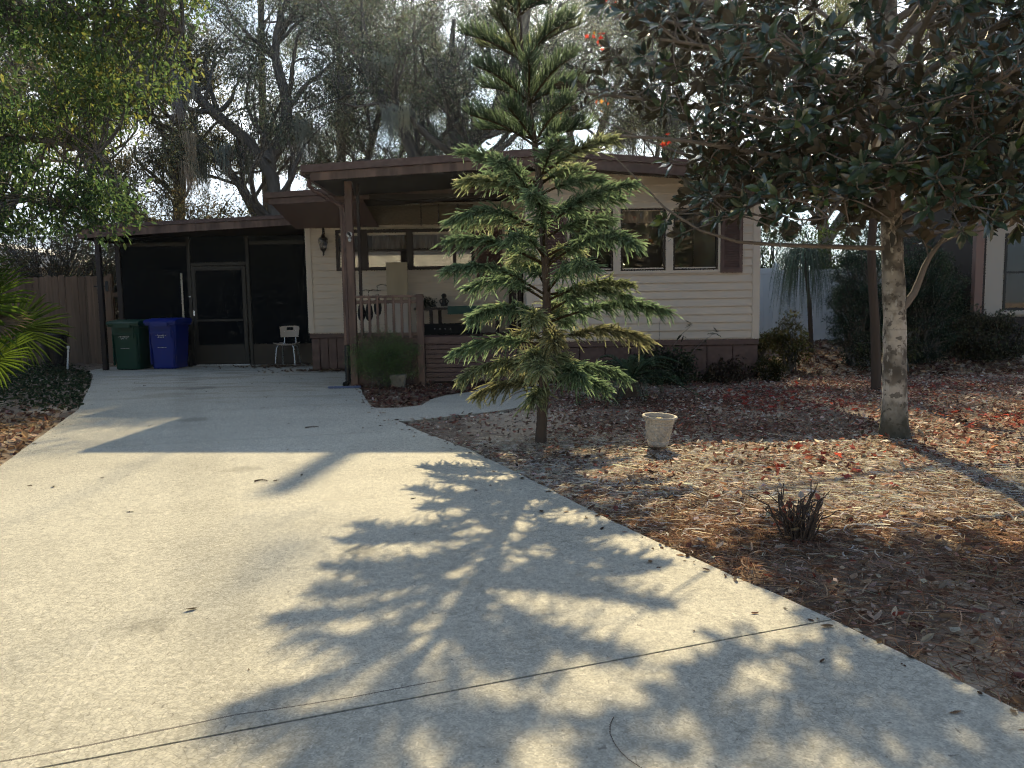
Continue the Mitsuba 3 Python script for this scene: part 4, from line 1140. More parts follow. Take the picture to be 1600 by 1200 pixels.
shrub('cedar', 'dark feathery cedar left of the mottled trunk', 'conifer', 47, (5.9, 13.0, 1.05), (0.56, 0.55, 1.15), 330, 80, (0.035, 0.07), (0.050, 0.078, 0.055), clump_r=0.13, aspect=0.25, hollow=0.2, stem_r=0.03, flat=0.1)
shrub('cedar', 'dark feathery cedar right of the mottled trunk', 'conifer', 48, (7.1, 13.4, 1.0), (0.62, 0.6, 1.15), 380, 90, (0.035, 0.07), (0.045, 0.070, 0.048), clump_r=0.13, aspect=0.25, hollow=0.2, stem_r=0.03, flat=0.1)
shrub('bush', 'deep green bush in shade beside the neighbouring house', 'bush', 49, (8.1, 14.9, 0.9), (0.55, 0.6, 1.2), 160, 70, (0.05, 0.08), (0.035, 0.055, 0.035), clump_r=0.2, stem_r=0.02)
shrub('bush', 'rounded dull bush before the neighbouring house base', 'bush', 50, (8.35, 13.6, 0.42), (0.62, 0.5, 0.55), 150, 50, (0.05, 0.09), (0.085, 0.085, 0.055), clump_r=0.16, hollow=0.3)
shrub('bush', 'small bush with yellow green leaves catching the sun by the white fence', 'bush', 51, (4.55, 12.6, 0.52), (0.34, 0.3, 0.42), 70, 30, (0.045, 0.075), (0.11, 0.105, 0.04), clump_r=0.11, hollow=0.2, mtl='leaf_bright', flat=0.05)
shrub('bush', 'low sunlit bush at the right corner of the house', 'bush', 52, (4.25, 13.4, 0.42), (0.42, 0.3, 0.22), 60, 34, (0.045, 0.075), (0.12, 0.115, 0.045), clump_r=0.11, mtl='leaf_bright', flat=0.1)
shrub('bush', 'thin twiggy bush at the foot of the dark cedar', 'bush', 53, (5.9, 12.0, 0.35), (0.55, 0.4, 0.4), 60, 24, (0.04, 0.07), (0.05, 0.055, 0.03), clump_r=0.12, flat=0.03)
shrub('bush', 'dark leafy shrub against the skirting below the triple window', 'bush', 54, (2.25, 11.05, 0.18), (0.48, 0.30, 0.34), 80, 34, (0.05, 0.08), (0.036, 0.052, 0.030), clump_r=0.13)
shrub('bush', 'reddish dark shrub at the skirting near the right corner of the house', 'bush', 55, (3.1, 11.1, 0.08), (0.32, 0.24, 0.22), 44, 30, (0.04, 0.07), (0.075, 0.055, 0.040), clump_r=0.11)
shrub('bush', 'small leafy bush at the very corner of the brown skirting', 'bush', 56, (3.78, 11.3, 0.12), (0.25, 0.22, 0.22), 40, 30, (0.04, 0.07), (0.045, 0.045, 0.02), clump_r=0.10)
shrub('fern', 'feathery green asparagus fern spilling before the porch railing', 'fern', 57, (-1.82, 11.02, 0.42), (0.50, 0.24, 0.36), 150, 110, (0.025, 0.05), (0.14, 0.22, 0.08), clump_r=0.13, aspect=0.14, droop=0.5, hollow=0.1, mtl='leaf_thin', stem_r=0.006)
shrub('potted_plant', 'small dark leafy plant standing on the porch table', 'plant', 58, (-1.52, 13.9, 1.22), (0.16, 0.12, 0.11), 26, 16, (0.04, 0.07), (0.022, 0.032, 0.02), clump_r=0.06, flat=1.145, stem_r=0.006)

# spindly plant in front of the siding
rng = np.random.default_rng(60)
sp_ = thing('young_plant', 'spindly young plant with drooping leaves against the siding', 'plant')
stem = resample([(2.16, 11.2, -0.05), (2.15, 11.2, 0.5), (2.17, 11.2, 1.0)], 6)
stem2 = resample([(2.28, 11.2, -0.05), (2.35, 11.18, 0.5), (2.62, 11.15, 0.82)], 6)
stem3 = resample([(2.4, 11.2, -0.05), (2.7, 11.18, 0.5), (2.95, 11.15, 0.70)], 6)
put(sp_, 'stem', tubes(np.array([stem, stem2, stem3]), np.linspace(0.008, 0.003, 6)[None] * np.ones((3, 1)), 5), 'twig_bark', True)
pp = np.concatenate([np.repeat(stem[-1:], 6, 0), stem2[2:].repeat(5, 0), stem3[2:].repeat(5, 0)])
dirs = rng.normal(size=(len(pp), 3)) * [1, 0.6, 0.4] + [0, 0, -0.4]
vv, ff, cc = scatter(*leaf_template('oval'), pp + rng.normal(size=pp.shape) * 0.02, frames(dirs, np.tile([0, -0.3, 1.0], (len(pp), 1))), np.c_[np.full(len(pp), 0.11), np.full(len(pp), 0.032), np.full(len(pp), 0.05)], vcol((0.03, 0.04, 0.02), len(pp), rng))
put(sp_, 'foliage', (vv, ff), 'leaf_thin', color=cc)

# weeping little tree by the white fence
rng = np.random.default_rng(61)
wt = thing('weeping_tree', 'small weeping tree with long thread leaves before the white fence', 'tree')
put(wt, 'trunk', tubes(np.array([resample([(5.85, 15, 0.1), (5.80, 15, 1.0), (5.66, 15, 2.1)], 7)]), np.linspace(0.05, 0.03, 7)[None], 8), 'pine_bark', True)
n = 330
a = rng.uniform(0, 2 * PI, n)
rr = rng.uniform(0.1, 0.52, n)
top = np.array([5.64, 15, 2.05]) + np.c_[0.1 * np.cos(a), 0.1 * np.sin(a), rng.uniform(-0.15, 0.2, n)]
m = 7
t_ = np.linspace(0, 1, m)
Ln = rng.uniform(0.5, 1.25, n)
P = np.empty((n, m, 3))
P[:, :, 0] = top[:, None, 0] + (rr * np.cos(a))[:, None] * np.sqrt(t_)[None]
P[:, :, 1] = top[:, None, 1] + (rr * np.sin(a))[:, None] * np.sqrt(t_)[None]
P[:, :, 2] = top[:, None, 2] + 0.45 * np.sin(np.minimum(t_ * 3.2, PI) )[None] * rr[:, None] - (t_ ** 1.4)[None] * Ln[:, None]
put(wt, 'threads', tubes(P, 0.0065 * (1 - 0.7 * t_)[None] * np.ones((n, 1)), 3), 'pine_green', color=np.repeat(vcol((0.10, 0.145, 0.10), n, rng), m * 3, 0))
labels[wt + '__threads'] = {'kind': 'stuff'}

# sago palm at the foot of the pine
rng = np.random.default_rng(62)
sg = thing('sago_palm', 'dark arching sago palm in shade right of the young pine', 'palm')
put(sg, 'trunk', lathe([(0.001, -0.05), (0.12, -0.05), (0.13, 0.1), (0.10, 0.2), (0.001, 0.22)], 12, (1.42, 9.2, 0)), 'pine_bark')
for i in range(26):
    a = i * 2.4 + rng.uniform(-0.2, 0.2)
    el = rng.uniform(0.35, 1.25)
    L = rng.uniform(0.75, 1.0)
    t_ = np.linspace(0, 1, 12)
    hx = L * t_ * math.cos(el) * 1.1
    hz = L * (math.sin(el) * t_ - 0.62 * t_ ** 2)
    c = np.c_[1.42 + hx * math.cos(a), 9.2 + hx * math.sin(a), 0.2 + hz]
    rach = tubes(c[None], np.linspace(0.008, 0.003, 12)[None], 4)
    cp_ = resample(c, 40)[3:]
    tg = unit(np.gradient(cp_, axis=0))
    side = unit(np.cross(tg, [0, 0, 1.0]))
    w_ = 0.13 * np.sin(np.linspace(0.35, PI * 0.93, len(cp_)))
    pos = np.concatenate([cp_, cp_])
    dirs = np.concatenate([side + tg * 0.5 + [0, 0, 0.25], -side + tg * 0.5 + [0, 0, 0.25]])
    up = np.concatenate([np.cross(side, tg), np.cross(side, tg)])
    lv, lf = leaf_template('diamond')
    n2 = len(pos)
    vv, ff, cc = scatter(lv, lf, pos, frames(dirs, up), np.c_[np.r_[w_, w_], np.full(n2, 0.013), np.full(n2, 0.02)], vcol((0.075, 0.125, 0.075), n2, rng))
    rc = np.tile([0.03, 0.04, 0.02], (len(rach[0]), 1))
    v2, f2 = join([(vv, ff), rach])
    put(sg, 'frond', (v2, f2), 'leaf_thin', color=np.vstack([cc, rc]))

# fan palm at the left edge
rng = np.random.default_rng(63)
fp = thing('fan_palm', 'bright green fan palm fronds reaching in from the left edge', 'palm')
PB = np.array([-5.85, 7.9, 0.0])
put(fp, 'trunk', lathe([(0.001, -0.05), (0.15, -0.05), (0.14, 0.25), (0.07, 0.42), (0.001, 0.45)], 12, tuple(PB)), 'pine_bark')
fans = [((-5.30, 7.55, 0.98), (0.95, 0.1, 0.02), 0.66, (0.075, 0.14, 0.025)), ((-5.35, 7.75, 1.20), (0.85, 0.1, 0.38), 0.66, (0.07, 0.115, 0.018)), ((-4.98, 7.35, 0.68), (0.95, -0.1, 0.22), 0.50, (0.10, 0.155, 0.022)),
        ((-5.45, 7.3, 0.52), (0.9, -0.3, -0.15), 0.62, (0.085, 0.125, 0.02)), ((-5.6, 7.9, 1.42), (0.7, 0.3, 0.6), 0.6, (0.06, 0.10, 0.018)), ((-5.9, 7.4, 0.9), (0.4, -0.8, 0.3), 0.6, (0.09, 0.13, 0.02)),
        ((-5.4, 8.4, 0.95), (0.8, 0.5, 0.3), 0.6, (0.05, 0.08, 0.018)), ((-5.12, 7.6, 1.02), (0.95, 0.0, 0.12), 0.42, (0.20, 0.15, 0.10)), ((-6.3, 7.8, 1.1), (-0.8, 0.1, 0.5), 0.6, (0.07, 0.11, 0.018)), ((-5.55, 7.2, 0.30), (0.9, -0.35, -0.05), 0.55, (0.06, 0.10, 0.02))]
for hub, d, L, col in fans:
    hub, d = np.array(hub), unit(np.array(d, float))
    sd = unit(np.cross([0, 0, 1.0], d) + rng.normal(size=3) * 0.25)
    sd = unit(sd - d * (sd @ d))
    nrm = np.cross(d, sd)
    # the fan's plane is seen obliquely: mix of the side and normal directions
    tl = rng.uniform(0.5, 1.1)
    ax = unit(sd * math.cos(tl) + nrm * math.sin(tl))
    nrm2 = np.cross(d, ax)
    k = 30
    ang = np.linspace(-1.75, 1.75, k) + rng.normal(size=k) * 0.03
    LL = L * (0.72 + 0.28 * np.cos(ang * 0.7)) * rng.uniform(0.92, 1.05, k)
    vs, fs = [], []
    for a, l in zip(ang, LL):
        r_ = d * math.cos(a) + ax * math.sin(a)
        s_ = -d * math.sin(a) + ax * math.cos(a)
        t_ = np.array([0.0, 0.45, 0.8, 1.0])
        w_ = np.array([0.004, 0.020, 0.014, 0.001]) * (l / 0.6)
        dro = np.array([0, 0.0, -0.02, -0.07]) * l * rng.uniform(0.5, 2.0)
        cpt = hub + r_ * (t_ * l)[:, None] + np.array([0, 0, 1.0]) * dro[:, None]
        e1, e2 = cpt + s_ * w_[:, None] + nrm2 * 0.4 * w_[:, None], cpt - s_ * w_[:, None] + nrm2 * 0.4 * w_[:, None]
        o = len(vs) * 12
        vs.append(np.vstack([e1, cpt, e2]))
        for i in range(3):
            fs += [[o + i, o + i + 1, o + 5 + i], [o + i, o + 5 + i, o + 4 + i], [o + 4 + i, o + 5 + i, o + 9 + i], [o + 4 + i, o + 9 + i, o + 8 + i]]
    vv = np.vstack(vs)
    cc = np.repeat(np.clip(np.array(col)[None] * (1 + 0.2 * rng.normal(size=(k, 1))), 0.01, 0.5), 12, 0)
    pet = tubes(resample([PB + [0, 0, 0.4], (PB + hub) / 2 + [0, 0, 0.12], hub], 6)[None], np.linspace(0.012, 0.006, 6)[None], 5)
    v2, f2 = join([(vv, np.array(fs)), pet])
    put(fp, 'frond', (v2, f2), 'leaf_bright', color=np.vstack([cc, np.tile([0.07, 0.10, 0.02], (len(pet[0]), 1))]))

# big leafy tree whose boughs hang in from the left
rng = np.random.default_rng(64)
lt = thing('leafy_tree', 'leafy broadleaf tree overhanging the upper left corner, yellowing at its tips', 'tree')
TB = np.array([-9.6, 9.4, -0.1])
limbs_ = [limb([TB, (-9.5, 9.4, 1.5), (-9.2, 9.4, 3.0), (-8.6, 9.4, 4.6), (-8.2, 9.3, 6.6)], 0.22, 0.10),
          limb([(-9.4, 9.4, 2.2), (-8.4, 9.6, 3.0), (-7.0, 9.6, 3.3), (-5.6, 9.5, 3.2), (-4.9, 9.4, 3.0)], 0.11, 0.02),
          limb([(-9.2, 9.4, 3.0), (-7.8, 9.3, 4.0), (-6.2, 9.3, 4.5), (-4.6, 9.4, 4.6), (-3.8, 9.4, 4.4)], 0.11, 0.02),
          limb([(-9.45, 9.4, 1.9), (-8.2, 9.3, 2.5), (-6.8, 9.4, 2.6), (-5.4, 9.5, 2.4)], 0.08, 0.015),
          limb([(-8.6, 9.4, 4.6), (-7.2, 9.2, 5.6), (-5.6, 9.2, 6.0)], 0.09, 0.02)]
lobes = [((-5.7, 9.6, 2.55), (1.0, 0.9, 0.55), 120, 0), ((-5.0, 9.6, 2.45), (0.42, 0.5, 0.38), 44, 0), ((-6.5, 9.4, 3.3), (1.1, 1.0, 0.8), 150, 0), ((-5.2, 9.4, 3.5), (0.75, 0.8, 0.42), 70, 1), ((-4.7, 9.5, 4.2), (0.95, 0.9, 0.75), 150, 1),
         ((-6.0, 9.3, 4.6), (1.3, 1.0, 0.9), 210, 0), ((-4.3, 9.5, 5.0), (0.8, 0.9, 0.6), 90, 1), ((-7.2, 9.0, 2.6), (1.2, 1.0, 0.8), 110, 0), ((-5.6, 9.3, 5.9), (1.6, 1.2, 0.9), 150, 0), ((-8.2, 9.2, 5.2), (1.6, 1.4, 1.6), 160, 0), ((-6.2, 8.9, 2.1), (0.7, 0.6, 0.25), 50, 0)]
put(lt, 'trunk', join([tubes(b[0][None], b[1][None], 9) for b in limbs_]), 'oak_bark', True)
P, cen, tones = [], [], []
allp = np.concatenate([resample(b[0], 24) for b in limbs_])
for c, r, k, yl in lobes:
    u_ = unit(rng.normal(size=(k, 3)))
    q = np.array(c) + u_ * (0.25 + 0.75 * rng.random((k, 1)) ** 0.6) * np.array(r)
    cen.append(q)
    tones += [yl] * k
    for e in q[::2]:
        b0 = allp[np.argmin(np.linalg.norm(allp - e, axis=1) + rng.random(len(allp)) * 0.5)]
        P.append(resample([b0, (b0 + e) / 2 + rng.normal(size=3) * 0.08 + [0, 0, 0.06], e], 5))
cen = np.concatenate(cen)
P = np.array(P)
put(lt, 'branches', tubes(P, np.linspace(0.016, 0.004, 5)[None] * np.ones((len(P), 1)), 4), 'oak_bark', True)
labels[lt + '__branches'] = {'kind': 'stuff'}
per = 22
pos, fr, sz = leaf_cloud(rng, cen, 0.22, per, (0.06, 0.105), aspect=0.42, droop=0.45)
tones = np.repeat(np.array(tones), per)
col = np.where((tones == 1)[:, None], palette([[0.14, 0.21, 0.075], [0.22, 0.24, 0.07], [0.10, 0.165, 0.07]], [3, 2, 3], len(pos), rng), palette([[0.075, 0.13, 0.062], [0.105, 0.175, 0.07], [0.17, 0.23, 0.075]], [4, 3, 1], len(pos), rng))
vv, ff, cc = scatter(*leaf_template('oval'), pos, fr, sz, np.clip(col, 0.006, 0.5))
put(lt, 'crown', (vv, ff), 'leaf_bright', color=cc)
labels[lt + '__crown'] = {'kind': 'stuff'}

# ------------------------------------------------------------------ the young araucaria pine in front of the house
rng = np.random.default_rng(70)
yp = thing('young_pine', 'young conifer with tiered feathery boughs in the middle of the front yard', 'conifer')
YY = 6.24
tr = np.array([(0.22, YY, -0.12), (0.26, YY, 0.47), (0.29, YY, 0.89), (0.29, YY, 1.25), (0.27, YY, 1.61), (0.25, YY, 2.01), (0.21, YY, 2.38), (0.17, YY, 2.68), (0.12, YY, 3.02), (0.10, YY, 3.38), (0.09, YY, 3.76), (0.09, YY, 4.42)])
tp_ = resample(tr, 40)
put(yp, 'trunk', tubes(tp_[None], (0.050 - 0.042 * np.linspace(0, 1, 40) ** 0.8)[None] * (1 + 0.05 * np.sin(np.arange(40) * 2.1))[None], 10), 'pine_bark', True)


def trunk_at(z):
    return np.array([np.interp(z, tp_[:, 2], tp_[:, 0]), YY, z])


def ribbons(P, W, rng):
    """each polyline as two crossed flat strips with toothed edges"""
    n, m = P.shape[:2]
    t = unit(np.gradient(P, axis=1))
    ref = unit(rng.normal(size=(n, 1, 3)))
    a = unit(np.cross(t, ref)); b = np.cross(t, a)
    vs = np.stack([P + a * W[..., None], P - a * W[..., None], P + b * W[..., None], P - b * W[..., None]], 2)   # n, m, 4
    i = np.arange(m - 1)
    q = np.concatenate([np.stack([i * 4 + k, i * 4 + k + 1, (i + 1) * 4 + k + 1, (i + 1) * 4 + k], -1) for k in (0, 2)])
    f = np.vstack([q[:, [0, 1, 2]], q[:, [0, 2, 3]]])
    return vs.reshape(-1, 3), (f[None] + (np.arange(n) * m * 4)[:, None, None]).reshape(-1, 3)


def rope(P0, dirs, L, bend, m=7):
    """branchlets: curved tapering ropes from P0 along dirs, bent towards bend"""
    t = np.linspace(0, 1, m)
    P = P0[:, None] + dirs[:, None] * (L[:, None] * t)[..., None] + bend[:, None] * ((t ** 2)[None] * L[:, None])[..., None]
    return P


# (height, branches, length, rise, droop of the tip, up-sweep of the branchlets, start angle)
tiers = [(0.44, 5, 0.60, 0.02, 0.20, -0.8, 0.6), (0.60, 6, 0.80, 0.04, 0.22, -0.85, 0.2), (0.78, 6, 0.86, 0.10, 0.24, -0.8, 0.9), (0.99, 6, 0.88, 0.16, 0.22, -0.75, 0.3), (1.20, 6, 0.86, 0.22, 0.22, -0.7, 0.75), (1.42, 6, 0.88, 0.26, 0.24, -0.65, 0.05),
         (1.66, 6, 0.80, 0.30, 0.20, -0.6, 0.55), (1.88, 6, 0.62, 0.34, 0.14, -0.5, 0.15), (2.07, 6, 0.60, 0.42, 0.06, -0.25, 0.5), (2.38, 6, 0.52, 0.48, 0.02, 0.10, 0.1), (2.68, 6, 0.50, 0.52, 0.0, 0.22, 0.55), (3.02, 6, 0.48, 0.56, 0.0, 0.28, 0.2), (3.36, 6, 0.46, 0.62, 0.0, 0.3, 0.6),
         (3.68, 5, 0.38, 0.85, 0.0, 0.4, 0.1), (3.96, 5, 0.28, 0.9, 0.0, 0.4, 0.5), (4.2, 5, 0.2, 1.0, 0.0, 0.4, 0.2)]
for z, nb, L, rise, droop, sweep, a0 in tiers:
    for b in range(nb):
        a = a0 + b * 2 * PI / nb + rng.normal() * 0.26
        Lb = L * rng.uniform(0.66, 1.10) if sweep < 0 else L * rng.uniform(0.85, 1.08)
        zz = z + rng.normal() * (0.05 if sweep < 0 else 0.012)
        p0 = trunk_at(zz)
        h = np.array([math.cos(a), math.sin(a), 0])
        t_ = np.linspace(0, 1, 14)
        rr = rise * rng.uniform(0.8, 1.2) + (0.10 * rng.normal() + 0.06 if sweep < 0 else 0)
        dp = droop * rng.uniform(0.3, 1.3)
        c = p0 + h * (Lb * t_)[:, None] + np.array([0, 0, 1.0]) * (rr * Lb * t_ * (1 - 0.18 * t_) - dp * Lb * 1.6 * np.maximum(t_ - 0.35, 0) ** 2 + (0.05 * Lb * np.sin(t_ * PI)))[:, None]
        side_h = np.array([-h[1], h[0], 0])
        c += side_h * (0.05 * Lb * np.sin(t_ * 3 + rng.uniform(0, 6)))[:, None] * t_[:, None]
        stem_v, stem_f = tubes(c[None], np.linspace(0.011, 0.004, 14)[None], 5)
        k = int((112 if sweep < 0 else 70) * Lb / 0.85) + 10
        s = np.linspace(0.16 if sweep > 0 else 0.24, 1.0, k)
        f = s * 13
        j = np.minimum(f.astype(int), 12)
        q = c[j] + (c[j + 1] - c[j]) * (f - j)[:, None]
        tg = unit(c[j + 1] - c[j])
        sd = unit(np.cross(tg, [0, 0, 1.0]))
        up = np.cross(sd, tg)
        env = (0.55 + 0.45 * np.sin(np.clip((s - 0.1) / 0.9, 0, 1) * PI * 0.80 + 0.25)) * np.where(s > 0.9, 0.85, 1.0)
        P0, D, B, Ls = [], [], [], []
        for sg in (-1, 1, 0):
            n = k
            jt = rng.normal(size=(n, 3)) * (0.42 if sweep < 0 else 0.28)
            if sweep > 0:      # upper tiers: branchlets stand up along the bough in a V
                d = tg * 0.55 + sd * sg * 0.55 + up * (0.75 if sg == 0 else 0.45) + jt
                be = np.tile(np.array([0, 0, 0.38]), (n, 1)) + tg * 0.25
                l = 0.125 * env * rng.uniform(0.6, 1.25, n)
            else:              # lower tiers: branchlets arch out and hang down
                d = tg * 0.62 + sd * sg * 0.62 + up * (0.50 if sg == 0 else 0.22) + jt
                be = np.c_[rng.normal(size=(n, 2)) * 0.25, sweep * rng.uniform(0.2, 1.15, n)] + tg * 0.15
                l = 0.125 * env * rng.uniform(0.5, 1.3, n)
            if sg == 0:
                l *= 0.8
            P0.append(q); D.append(unit(d)); B.append(be); Ls.append(l)
        # a tuft at the tip
        P0, D, B, Ls = np.concatenate(P0), np.concatenate(D), np.concatenate(B), np.concatenate(Ls)
        R5 = rope(P0, D, Ls, B)
        w_ = np.array([0.0025, 0.0056, 0.0036, 0.0060, 0.0036, 0.0050, 0.001])[None] * (0.72 if sweep > 0 else 1.0) * rng.uniform(0.8, 1.2, (len(R5), 1))
        rv, rf_ = ribbons(R5, w_, rng)
        age = rng.random()
        base = np.array([0.10, 0.145, 0.085]) if age < 0.75 else np.array([0.15, 0.175, 0.095])
        if z < 0.8 and rng.random() < 0.25:
            base = np.array([0.145, 0.145, 0.08])
        cl = base[None] * (1 + 0.22 * rng.normal(size=(len(R5), 1))) 
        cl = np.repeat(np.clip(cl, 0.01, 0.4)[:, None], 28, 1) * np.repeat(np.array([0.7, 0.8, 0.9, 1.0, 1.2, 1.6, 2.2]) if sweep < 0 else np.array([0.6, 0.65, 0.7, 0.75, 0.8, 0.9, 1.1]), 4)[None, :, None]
        cl = cl.reshape(-1, 3)
        v2, f2 = join([(rv, rf_), (stem_v, stem_f)])
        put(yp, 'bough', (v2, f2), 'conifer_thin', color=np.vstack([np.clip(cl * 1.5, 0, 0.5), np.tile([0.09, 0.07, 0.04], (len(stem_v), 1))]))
# bare dead sprays low on the trunk
dead = []
for z in (0.45, 0.55, 0.72, 0.9, 1.1):
    for _ in range(2):
        a = rng.uniform(0, 2 * PI)
        dead.append(resample([trunk_at(z), trunk_at(z) + [0.22 * math.cos(a), 0.22 * math.sin(a), -0.02], trunk_at(z) + [0.42 * math.cos(a), 0.42 * math.sin(a), -0.12]], 6))
put(yp, 'dead_twig', tubes(np.array(dead), np.linspace(0.007, 0.002, 6)[None] * np.ones((len(dead), 1)), 5), 'twig_bark', True)

# ------------------------------------------------------------------ magnolia
rng = np.random.default_rng(80)
mg = thing('magnolia_tree', 'magnolia with mottled trunk and big glossy dark leaves on the right', 'tree')
MX, MY = 3.11, 6.22
mt = resample([(MX + 0.02, MY, -0.15), (MX + 0.01, MY, 0.05), (MX, MY, 0.4), (MX - 0.02, MY, 1.0), (MX - 0.06, MY, 1.6), (MX - 0.12, MY, 2.4), (MX - 0.14, MY, 3.6), (MX - 0.06, MY, 5.0), (MX, MY, 7.0)], 60)
zz = np.linspace(0, 1, 60)
mr = np.interp(mt[:, 2], [-0.15, 0.02, 0.18, 0.5, 1.2, 1.7, 2.6, 4.5, 7], [0.155, 0.118, 0.100, 0.090, 0.084, 0.080, 0.066, 0.045, 0.015])
v, f = tubes(mt[None], mr[None], 24)
off = v - np.repeat(mt, 24, 0)
v = np.repeat(mt, 24, 0) + off * (1 + 0.09 * (meshkit.fbm(v * [9, 9, 6], 3, 3) - 0.5) * 2 + 0.05 * (meshkit.noise(v * [3, 3, 26], 8) - 0.5))[:, None]
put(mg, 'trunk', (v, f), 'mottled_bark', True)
# limbs to the leaf clusters
mlimbs = [([(MX - 0.02, MY - 0.03, 1.0), (MX + 0.10, MY - 0.05, 1.15), (MX + 0.2, MY - 0.06, 1.42), (MX + 0.42, MY - 0.1, 1.7)], 0.035, 0.012),
          ([(MX - 0.06, MY, 1.52), (2.45, 6.15, 1.54), (1.82, 6.05, 1.57), (1.5, 6.0, 1.65), (1.28, 5.98, 1.76), (1.02, 6.0, 2.02), (0.74, 6.02, 2.30)], 0.021, 0.004),
          ([(MX - 0.1, MY, 2.0), (3.9, 6.1, 2.55), (4.7, 6.0, 2.85)], 0.045, 0.015)]
for a, z0, L, z1 in [(3.3, 1.9, 2.3, 2.35), (3.15, 2.2, 2.5, 2.75), (3.45, 2.5, 2.4, 3.1), (2.9, 2.3, 2.3, 3.2), (3.7, 2.0, 1.8, 2.35), (0.3, 2.2, 1.7, 2.7), (5.9, 2.0, 1.8, 2.2), (4.6, 2.1, 1.6, 2.4), (5.2, 2.6, 1.9, 3.2), (4.0, 2.8, 2.0, 3.5), (1.4, 2.4, 1.8, 3.0), (2.2, 2.7, 1.9, 3.4), (0.8, 3.0, 1.8, 3.8), (6.1, 3.2, 1.8, 3.9), (3.2, 3.4, 2.1, 4.2), (4.9, 3.6, 1.7, 4.4), (1.9, 3.8, 1.6, 4.7), (0.2, 4.2, 1.4, 5.2), (3.6, 4.4, 1.4, 5.4), (5.3, 4.8, 1.2, 5.8), (2.6, 5.2, 1.0, 6.2), (1.0, 5.6, 0.8, 6.5), (4.3, 6.0, 0.6, 6.9),
                    (3.0, 1.75, 1.5, 1.95), (0.0, 1.75, 1.5, 1.95), (5.6, 1.8, 1.3, 1.9), (4.2, 1.8, 1.2, 2.0), (0.3, 1.7, 2.0, 2.1), (0.6, 2.0, 2.4, 2.5), (6.0, 2.4, 2.2, 2.9), (0.1, 2.9, 2.0, 3.3), (3.5, 2.6, 2.2, 2.9), (2.7, 2.0, 1.7, 2.3), (3.1, 2.9, 2.3, 3.6), (5.0, 1.9, 0.9, 2.2), (5.4, 2.2, 2.0, 2.6), (3.9, 2.2, 2.0, 2.7), (4.4, 2.5, 1.9, 3.0), (4.8, 3.0, 1.7, 3.7), (3.4, 2.1, 1.5, 1.72), (3.9, 2.0, 1.3, 1.66), (4.6, 2.0, 1.0, 1.70), (5.3, 2.0, 1.2, 1.66), (5.9, 2.1, 1.6, 1.72), (0.1, 2.1, 1.9, 1.9), (3.1, 2.1, 1.8, 1.8)]:
    b = mt[np.argmin(np.abs(mt[:, 2] - z0))]
    e = np.array([MX + L * math.cos(a), MY + L * math.sin(a), z1])
    mlimbs.append(([b, (b * 0.55 + e * 0.45) + [0, 0, 0.12], e], 0.034, 0.009))
big = [limb(*l) for l in mlimbs]
put(mg, 'limbs', join([tubes(b[0][None], b[1][None], 7) for b in big]), 'twig_bark', True)
ax, pos0 = [], []
twigs = []
for i, (pts, rad) in enumerate(big):
    if i == 1:      # the long almost bare bough: one cluster at its tip
        spots = [(pts[-3], 6, 0.20)]
    else:
        n = 33 if i > 2 else 9
        spots = []
        for _ in range(n):
            s = rng.uniform(0.30, 1.0) * (len(pts) - 1)
            j = min(int(s), len(pts) - 2)
            spots.append((pts[j] + (pts[j + 1] - pts[j]) * (s - j), 1, 0.42))
    for q, k, rd in spots:
        for _ in range(k):
            d = unit(rng.normal(size=3) * [1, 1, 0.6] + unit(pts[-1] - pts[0]) * 0.6 + [0, 0, 0.25])
            e = q + d * rd * rng.uniform(0.4, 1.15)
            if e[2] < 1.5 or (e[2] < (e[1] - 3.9) * 0.644 + 0.12 and rng.random() < 0.9) or (e[0] < 1.32 and 1.82 < e[2] < 2.58):
                continue
            twigs.append(resample([q, (q + e) / 2 + rng.normal(size=3) * 0.03, e], 5))
            ax.append(unit(d + [0, 0, 0.35])); pos0.append(e)
twigs = np.array(twigs)
put(mg, 'twigs', tubes(twigs, np.linspace(0.007, 0.004, 5)[None] * np.ones((len(twigs), 1)), 5), 'twig_bark', True)
labels[mg + '__twigs'] = {'kind': 'stuff'}
ax, pos0 = np.array(ax), np.array(pos0)
per = 10
n = len(ax) * per
A = np.repeat(ax, per, 0)
ph = np.tile(np.arange(per) * 2.4, len(ax)) + np.repeat(rng.uniform(0, 6, len(ax)), per)
e1 = unit(np.cross(A, [0.3, 0.2, 0.9])); e2 = np.cross(A, e1)
rad_ = e1 * np.cos(ph)[:, None] + e2 * np.sin(ph)[:, None]
opn = np.tile(np.linspace(0.35, 1.5, per), len(ax)) + rng.normal(size=n) * 0.15
d = unit(A * np.cos(opn)[:, None] + rad_ * np.sin(opn)[:, None] + [0, 0, -0.10])
base = np.repeat(pos0, per, 0) - A * np.tile(np.linspace(0, 0.05, per), len(ax))[:, None]
up = A * 1.0 + rng.normal(size=(n, 3)) * 0.15
L = rng.uniform(0.09, 0.155, n)
